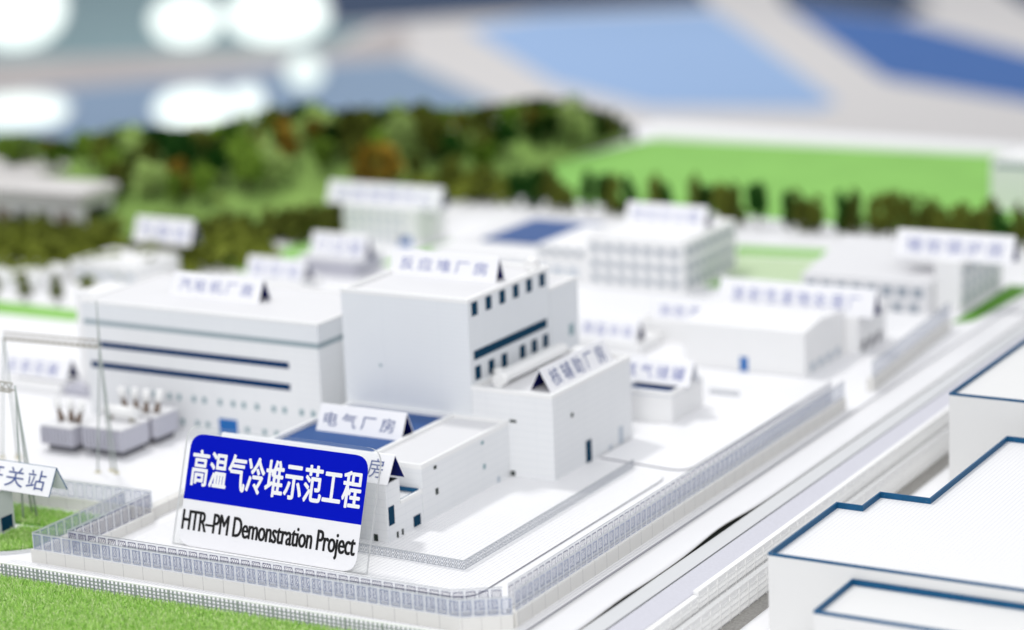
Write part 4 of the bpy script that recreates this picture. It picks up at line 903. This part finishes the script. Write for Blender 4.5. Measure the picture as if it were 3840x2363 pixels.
TREES = [(-7.42,14.67,0.43,0.25,1),(-8.06,15.77,0.19,0.36,0),(-7.18,16.76,0.05,0.25,1),(-8.08,14.89,0.29,0.25,2),(-6.83,15.94,0.14,0.33,0),(-6.89,14.39,0.27,0.37,1),(-7.45,16.02,0.24,0.27,2),(-7.92,15.5,0.25,0.29,0),(-6.53,16.04,0.03,0.29,1),(-7.37,17.12,0.0,0.26,0),(-7.12,15.9,0.24,0.26,0),(-7.2,15.31,0.36,0.33,0),(-7.64,14.92,0.37,0.29,0),(-8.2,14.67,0.29,0.29,3),(-6.73,14.66,0.17,0.45,0),(-7.57,15.34,0.33,0.26,3),(-7.66,15.8,0.25,0.35,0),(-7.58,16.35,0.16,0.27,4),(-7.05,16.22,0.17,0.25,0),(-7.05,14.75,0.36,0.32,4),(-7.9,14.67,0.35,0.27,3),(-7.86,16.94,0.01,0.32,1),(-6.87,15.57,0.2,0.36,0),(-7.53,16.68,0.07,0.38,0),(-7.42,14.31,0.46,0.28,1),(-6.47,15.73,0.02,0.46,1),(-8.19,16.67,0.04,0.34,2),(-7.17,15.05,0.38,0.25,0),(-8.12,16.4,0.09,0.32,0),(-8.17,15.21,0.23,0.29,0),(-7.99,16.13,0.15,0.36,0),(-6.85,16.55,0.07,0.28,0),(-6.6,15.04,0.09,0.65,3),(-6.57,16.33,0.03,0.26,0),(-7.79,14.3,0.41,0.25,4),(-7.42,15.64,0.31,0.31,1),(-6.75,15.28,0.16,0.44,4),(-7.24,16.41,0.16,0.28,1),(-7.19,14.51,0.43,0.25,0),(-7.81,16.69,0.05,0.38,0),(-7.17,15.64,0.3,0.32,0),(-7.74,16.13,0.18,0.33,3),(-8.09,14.37,0.35,0.28,2),(-7.6,16.95,0.01,0.31,0),(-7.87,16.37,0.12,0.38,0),(-7.83,15.13,0.31,0.28,1),(-7.12,14.24,0.41,0.37,2),(-6.83,14.89,0.23,0.41,2),(-8.17,16.96,0.01,0.29,1),(-6.5,15.39,0.04,0.5,0),(-6.25,15.97,0.0,0.24,0),(-7.39,14.92,0.41,0.29,1),(-8.19,15.52,0.2,0.26,1),(-7.06,16.99,0.01,0.24,0),(-7.65,14.55,0.41,0.24,3),(-10.98,13.67,0.05,0.38,1),(-11.96,11.92,0.15,0.4,1),(-8.81,15.35,0.12,0.29,1),(-11.5,11.71,0.22,0.46,3),(-9.7,10.13,0.46,0.45,0),(-8.15,10.37,0.29,0.62,3),(-13.27,11.38,0.12,0.37,3),(-7.37,12.03,0.43,0.57,3),(-12.3,10.46,0.38,0.3,2),(-10.54,10.71,0.48,0.39,0),(-7.33,12.9,0.48,0.41,2),(-8.42,16.56,0.04,0.32,1),(-8.03,13.99,0.4,0.3,1),(-8.77,16.57,0.02,0.27,3),(-9.54,16.06,0.01,0.34,1),(-8.47,13.07,0.43,0.3,1),(-10.64,14.5,0.02,0.57,0),(-7.99,11.66,0.46,0.46,1),(-12.0,14.34,0.0,0.27,3),(-11.75,10.31,0.45,0.26,0),(-12.47,13.85,0.0,0.26,2),(-9.32,15.95,0.02,0.32,4),(-11.71,10.96,0.35,0.25,0),(-12.4,10.01,0.44,0.32,0),(-12.51,10.26,0.39,0.32,1),(-10.77,11.72,0.3,0.4,0),(-7.25,13.74,0.47,0.34,0),(-8.95,12.5,0.44,0.46,0),(-14.25,12.17,0.0,0.25,3),(-8.56,13.87,0.32,0.44,3),(-9.19,11.71,0.49,0.43,1),(-10.88,12.1,0.22,0.37,1),(-12.26,11.73,0.15,0.27,2),(-11.96,10.86,0.34,0.29,4),(-9.08,15.36,0.09,0.37,3),(-9.6,10.68,0.49,0.38,0),(-8.45,12.26,0.49,0.46,0),(-10.18,14.08,0.07,0.38,2),(-10.3,11.08,0.46,0.35,0),(-10.11,13.34,0.15,0.51,4),(-11.43,13.89,0.02,0.34,3),(-9.29,10.58,0.47,0.46,1),(-7.67,11.74,0.43,0.61,1),(-12.81,13.7,0.0,0.29,4),(-7.35,11.54,0.36,0.51,2),(-8.38,12.67,0.47,0.4,2),(-9.18,11.09,0.5,0.4,0),(-9.88,14.46,0.07,0.48,3),(-8.65,10.11,0.32,0.49,0),(-8.35,11.0,0.42,0.54,4),(-10.02,10.52,0.5,0.42,0),(-7.92,11.09,0.37,0.47,2),(-12.06,10.17,0.45,0.26,0),(-12.69,12.01,0.08,0.29,4),(-12.91,10.57,0.29,0.34,4),(-11.64,12.94,0.05,0.34,3),(-8.34,13.45,0.41,0.37,3),(-10.4,14.67,0.03,0.56,0),(-13.11,10.91,0.21,0.33,1),(-8.31,10.1,0.27,0.66,2),(-9.95,11.07,0.49,0.32,0),(-8.45,14.87,0.22,0.28,0),(-9.67,14.98,0.06,0.35,1),(-11.37,11.12,0.35,0.34,3),(-9.26,14.3,0.15,0.42,1),(-8.22,11.54,0.47,0.49,4),(-6.8,13.07,0.19,0.43,1),(-12.9,12.89,0.01,0.29,1),(-11.9,9.92,0.48,0.32,2),(-9.07,9.8,0.33,0.6,0),(-8.47,10.4,0.34,0.46,2),(-11.29,11.35,0.32,0.34,1),(-10.48,9.85,0.48,0.44,2),(-7.57,11.36,0.37,0.36,1),(-7.16,10.95,0.21,0.59,4),(-8.55,11.17,0.46,0.44,0),(-7.5,12.43,0.48,0.51,1),(-8.67,10.88,0.44,0.34,4),(-12.58,12.43,0.05,0.32,4),(-6.66,11.98,0.07,0.44,1),(-10.97,11.47,0.33,0.34,2),(-9.34,12.03,0.45,0.5,2),(-12.43,12.85,0.03,0.32,2),(-8.43,15.91,0.12,0.24,2),(-10.18,15.64,0.0,0.28,2),(-9.36,9.65,0.35,0.56,1),(-10.87,9.88,0.49,0.28,0),(-7.06,12.66,0.34,0.35,4),(-9.06,12.9,0.36,0.48,0),(-12.5,10.62,0.33,0.37,3),(-10.21,13.69,0.1,0.47,0),(-6.56,12.49,0.05,0.56,2),(-13.58,12.33,0.02,0.34,0),(-8.77,16.06,0.07,0.32,3),(-10.31,10.26,0.5,0.43,0),(-8.61,16.28,0.06,0.34,1),(-9.7,9.7,0.39,0.39,1),(-9.44,15.46,0.05,0.34,2),(-13.83,12.21,0.01,0.28,0),(-8.68,13.25,0.37,0.37,1),(-8.6,11.71,0.5,0.39,3),(-13.81,11.94,0.03,0.33,1),(-10.15,10.78,0.49,0.38,0),(-12.9,11.67,0.11,0.38,0),(-13.34,12.09,0.05,0.25,0),(-11.07,14.03,0.03,0.38,4),(-8.9,9.61,0.27,0.46,4),(-6.85,12.37,0.19,0.52,0),(-10.81,14.06,0.03,0.41,0),(-13.18,12.5,0.03,0.26,1),(-10.38,11.5,0.39,0.31,0),(-9.27,13.3,0.26,0.38,2),(-10.05,15.35,0.01,0.44,0),(-10.98,12.56,0.14,0.38,3),(-6.98,11.74,0.23,0.38,1),(-11.98,13.5,0.01,0.25,2),(-10.79,9.5,0.46,0.37,2),(-12.18,14.09,0.0,0.26,0),(-10.13,12.3,0.3,0.41,0),(-11.39,10.35,0.47,0.26,0),(-11.21,12.47,0.13,0.41,0),(-11.13,13.08,0.08,0.36,2),(-7.26,12.43,0.43,0.39,3),(-10.56,11.03,0.44,0.35,2),(-11.38,9.7,0.5,0.32,0),(-10.8,12.35,0.2,0.3,0),(-7.14,13.18,0.42,0.43,1),(-10.72,13.55,0.07,0.52,3),(-10.04,10.19,0.48,0.5,3),(-12.08,13.27,0.02,0.38,2),(-12.34,11.3,0.21,0.35,1),(-8.59,9.61,0.23,0.48,2),(-11.15,10.91,0.41,0.33,0),(-9.66,12.61,0.32,0.36,4),(-7.76,13.15,0.49,0.38,4),(-7.64,12.89,0.5,0.42,1),(-10.67,15.27,0.0,0.37,4),(-8.12,12.58,0.49,0.35,2),(-12.6,10.89,0.26,0.38,0),(-9.76,9.46,0.35,0.47,2),(-10.52,13.29,0.11,0.34,4),(-9.89,13.45,0.16,0.48,0),(-11.9,13.78,0.01,0.33,4),(-10.06,11.35,0.45,0.27,2),(-10.59,12.89,0.15,0.47,2),(-8.87,15.82,0.08,0.3,2),(-9.95,13.97,0.09,0.6,1),(-9.67,14.32,0.1,0.45,3),(-8.9,14.46,0.19,0.36,4),(-9.61,9.28,0.29,0.42,1),(-9.91,13.72,0.12,0.52,4),(-9.19,9.41,0.28,0.48,3),(-9.2,15.11,0.09,0.4,1),(-9.44,14.92,0.08,0.38,1),(-9.01,11.91,0.49,0.44,4),(-11.31,14.64,0.0,0.37,3),(-8.05,11.95,0.49,0.52,1),(-11.6,12.69,0.08,0.36,0),(-8.01,11.41,0.43,0.47,0),(-7.94,12.36,0.5,0.38,0),(-10.56,12.25,0.25,0.31,3),(-9.68,11.07,0.5,0.31,2),(-7.74,12.63,0.5,0.44,2),(-11.83,12.42,0.09,0.37,1),(-11.28,9.41,0.47,0.47,2),(-11.07,11.7,0.27,0.38,2),(-9.45,14.65,0.1,0.43,2),(-7.86,13.36,0.48,0.35,0),(-9.95,15.11,0.03,0.4,0),(-7.07,13.51,0.39,0.44,1),(-10.44,11.9,0.32,0.27,3),(-13.05,13.53,0.0,0.25,1),(-9.9,14.83,0.05,0.44,3),(-8.8,14.84,0.17,0.43,4),(-11.54,13.34,0.04,0.33,1),(-8.1,13.73,0.42,0.39,2),(-11.9,9.6,0.5,0.29,2),(-11.11,10.18,0.5,0.25,1),(-12.75,11.32,0.17,0.31,0),(-9.98,11.77,0.41,0.36,2),(-10.46,14.1,0.05,0.45,0),(-7.07,11.27,0.22,0.52,4),(-11.02,10.51,0.48,0.27,1),(-11.1,14.89,0.0,0.4,1),(-9.32,10.21,0.43,0.46,0),(-8.82,13.01,0.38,0.4,0),(-10.67,11.42,0.37,0.31,3),(-7.1,12.24,0.33,0.63,1),(-9.3,13.68,0.21,0.42,4),(-13.03,11.17,0.17,0.39,4),(-10.1,9.71,0.43,0.48,1),(-12.5,13.6,0.0,0.31,2),(-8.48,14.11,0.31,0.36,4),(-7.43,13.48,0.5,0.25,4),(-8.6,13.57,0.35,0.37,2),(-11.36,13.62,0.03,0.32,0),(-8.09,10.63,0.32,0.37,0),(-8.81,9.39,0.22,0.38,2),(-11.78,13.19,0.03,0.26,1),(-8.94,10.22,0.38,0.51,1),(-12.15,9.76,0.49,0.26,1),(-12.0,11.63,0.19,0.26,4),(-9.28,13.92,0.18,0.46,2),(-11.61,14.68,0.0,0.27,0),(-12.34,12.27,0.08,0.32,0),(-13.9,11.67,0.06,0.32,0),(-9.55,11.73,0.46,0.38,3),(-8.33,11.76,0.49,0.61,3),(-11.15,9.61,0.49,0.41,3),(-12.35,13.11,0.02,0.31,2),(-12.62,13.35,0.01,0.38,3),(-8.2,12.94,0.47,0.38,2),(-8.69,16.82,0.01,0.29,3),(-9.9,13.02,0.22,0.36,0),(-12.59,11.73,0.12,0.32,3),(-8.78,14.03,0.26,0.43,3),(-11.05,15.13,0.0,0.41,3),(-10.71,14.74,0.01,0.43,2),(-7.75,13.58,0.48,0.32,0),(-12.1,12.82,0.04,0.39,3),(-9.62,12.89,0.28,0.49,1),(-10.92,12.95,0.11,0.37,0),(-10.88,13.22,0.08,0.37,4),(-8.49,16.95,0.0,0.31,4),(-13.94,12.66,0.0,0.29,1),(-12.91,12.25,0.05,0.29,0),(-14.04,11.87,0.03,0.35,2),(-6.77,13.51,0.18,0.55,0),(-11.6,14.29,0.0,0.33,3),(-6.69,14.24,0.14,0.44,0)]
for x, y, z, s, kd in TREES:
    tree(x, y, z, s, kd, KINDS[kd], GR[kd], rnd, rnd.uniform(0.75, 1.05))
x = -6.1
for i in range(40):
    y = 11.62 - 0.055 * (x + 5.76) + rnd.uniform(-0.06, 0.06) if x < 1 else 11.25 + rnd.uniform(-.05, .05)
    tree(x, y, -0.08, rnd.uniform(0.50, 0.60), rnd.choice((1, 0, 0, 1)), 'dark olive tree in the row along the near edge of the far lawn', 'row of trees before the lawn', rnd, rnd.uniform(0.5, 0.68))
    x += rnd.choice((0.18, 0.20, 0.21, 0.30))
for i, xx in enumerate((-8.15, -7.78, -7.40, -7.05)):
    tree(xx, 5.5 + 0.05 * i, 0.0, 0.30, 1, 'small dark tree in the row of four before the low white house at left', 'four small trees at the left', rnd, 0.7)
def hedge(label, path, wdt, hgt, m, seed):
    r = random.Random(seed); vs = []; fs = []; segs = list(zip(path[:-1], path[1:])); tot = sum((Vector(b) - Vector(a)).length for a, b in segs)
    for a, b in segs:
        a = Vector(a); b = Vector(b); L = (b - a).length; nn = int(2600 * L / tot); nrm = Vector((-(b-a).y, (b-a).x)).normalized()
        for _ in range(nn):
            q = a + (b - a) * r.random() + nrm * r.gauss(0, wdt * 0.38); hh = hgt * (0.8 + 0.35 * math.sin(q.x * 7) * math.sin(q.y * 5)) * r.uniform(0.05, 1)
            p = Vector((q.x, q.y, hh)); u = Vector((r.gauss(0, 1), r.gauss(0, 1), r.gauss(0, 1))).normalized(); v = u.orthogonal().normalized(); s = 0.06 * r.uniform(.6, 1.3); i = len(vs)
            vs += [p - u * s, p - v * s, p + u * s, p + v * s]; fs.append((i, i+1, i+2, i+3))
    me = bpy.data.meshes.new('hedge'); me.from_pydata([tuple(v) for v in vs], [], fs)
    o = link('hedge', me, None, m); return tag(o, label, 'hedge')
hedge('dense olive hedge curving below the lone card', [(-9.6, 6.5), (-8.3, 6.95), (-7.3, 7.75), (-6.75, 8.35)], 0.9, 0.28, 'hedge', 1)
hedge('dark green hedge line sweeping behind the lone card towards the three-storey house', [(-8.2, 8.3), (-7.2, 9.0), (-6.75, 9.9), (-6.55, 10.8)], 0.55, 0.26, 'fol_olive', 2)
hedge('olive hedge at the foot of the wooded hill', [(-10.2, 9.6), (-8.9, 10.2), (-7.6, 11.4), (-6.5, 11.9), (-5.9, 12.2)], 0.6, 0.25, 'hedge', 3)
hedge('scrub strip in front of the large grey-roofed building', [(-11.5, 7.6), (-9.8, 7.7), (-8.8, 8.0)], 0.8, 0.22, 'fol_olive', 4)

# turf with fibres: front left corner and the yard of the switch house
def turf_patch(name, region, n, seed, mi_bias=0):
    r = random.Random(seed); vs = []; fs = []; mi = []
    xs = [p[0] for p in region]; ys = [p[1] for p in region]
    def inside(x, y):
        c = False; j = len(region) - 1
        for i in range(len(region)):
            xi, yi = region[i]; xj, yj = region[j]
            if (yi > y) != (yj > y) and x < (xj - xi) * (y - yi) / (yj - yi) + xi: c = not c
            j = i
        return c
    k = 0
    while k < n:
        x = r.uniform(min(xs), max(xs)); y = r.uniform(min(ys), max(ys))
        if not inside(x, y): continue
        k += 1
        a = r.uniform(0, 6.283); L = r.uniform(0.022, 0.050); lean = r.uniform(0.3, 1.25); wd = r.uniform(0.0010, 0.0019)
        dx = math.cos(a); dy = math.sin(a); hx = L * math.sin(lean); hz = L * math.cos(lean); z = 0.006 + r.uniform(0, 0.012)
        cu = r.uniform(-0.3, 0.3)
        mx_, my_ = x + dx * hx * 0.5 - dy * L * cu * 0.5, y + dy * hx * 0.5 + dx * L * cu * 0.5
        ex, ey = x + dx * hx - dy * L * cu * 1.4, y + dy * hx + dx * L * cu * 1.4
        i = len(vs)
        vs += [(x - dy*wd, y + dx*wd, z), (x + dy*wd, y - dx*wd, z), (mx_ + dy*wd, my_ - dx*wd, z + hz*0.7), (mx_ - dy*wd, my_ + dx*wd, z + hz*0.7), (ex, ey, z + hz)]
        fs += [(i, i+1, i+2, i+3), (i+3, i+2, i+4)]
        q = r.choices((0, 1, 2), (50, 28, 22))[0]; mi += [q, q]
    me = bpy.data.meshes.new(name); me.from_pydata(vs, [], fs)
    for q in range(3): me.materials.append(M['blade%d' % q])
    me.polygons.foreach_set('material_index', mi)
    o = link(name, me); o['kind'] = 'stuff'; return o
R1 = [(-3.6, -1.075), (1.3, -0.905), (1.3, -1.6), (-0.2, -2.4), (-3.6, -2.6)]
bm = bmesh.new(); prism(bm, R1, 0.0, 0.010); struct('turf_base', bm, 'turf')
turf_patch('grass', [(-2.9, -1.06), (0.75, -0.925), (0.6, -1.25), (-1.5, -2.1), (-2.6, -2.1)], 95000, 3)
R2 = rounded([(-3.9, -0.72, 0), (-2.62, -0.70, 0.25), (-2.36, -0.38, 0.10), (-2.36, -0.07, 0.05), (-2.84, -0.16, 0), (-2.84, -0.60, 0), (-3.9, -0.62, 0)])
bm = bmesh.new(); prism(bm, R2, 0.0, 0.010); struct('turf_base', bm, 'turf')
turf_patch('grass', R2, 16000, 4)
R3 = [(-3.9, -0.14), (-2.36, -0.02), (-2.36, 0.26), (-3.9, 0.22)]
bm = bmesh.new(); prism(bm, R3, 0.0, 0.010); struct('turf_base', bm, 'turf')
turf_patch('grass', R3, 12000, 5)
# pale kerb round the switch yard turf
ko = rounded([(-4.0, -0.745, 0), (-2.61, -0.725, 0.27), (-2.335, -0.38, 0.10), (-2.335, 0.02, 0)]); ki = rounded([(-4.0, -0.722, 0), (-2.62, -0.702, 0.25), (-2.358, -0.38, 0.10), (-2.358, 0.02, 0)])
bm = bmesh.new(); prism_ring_open(bm, [Vector(p) for p in ko], [Vector(p) for p in ki], 0.0, 0.022); struct('kerb', bm, 'roadgrey')
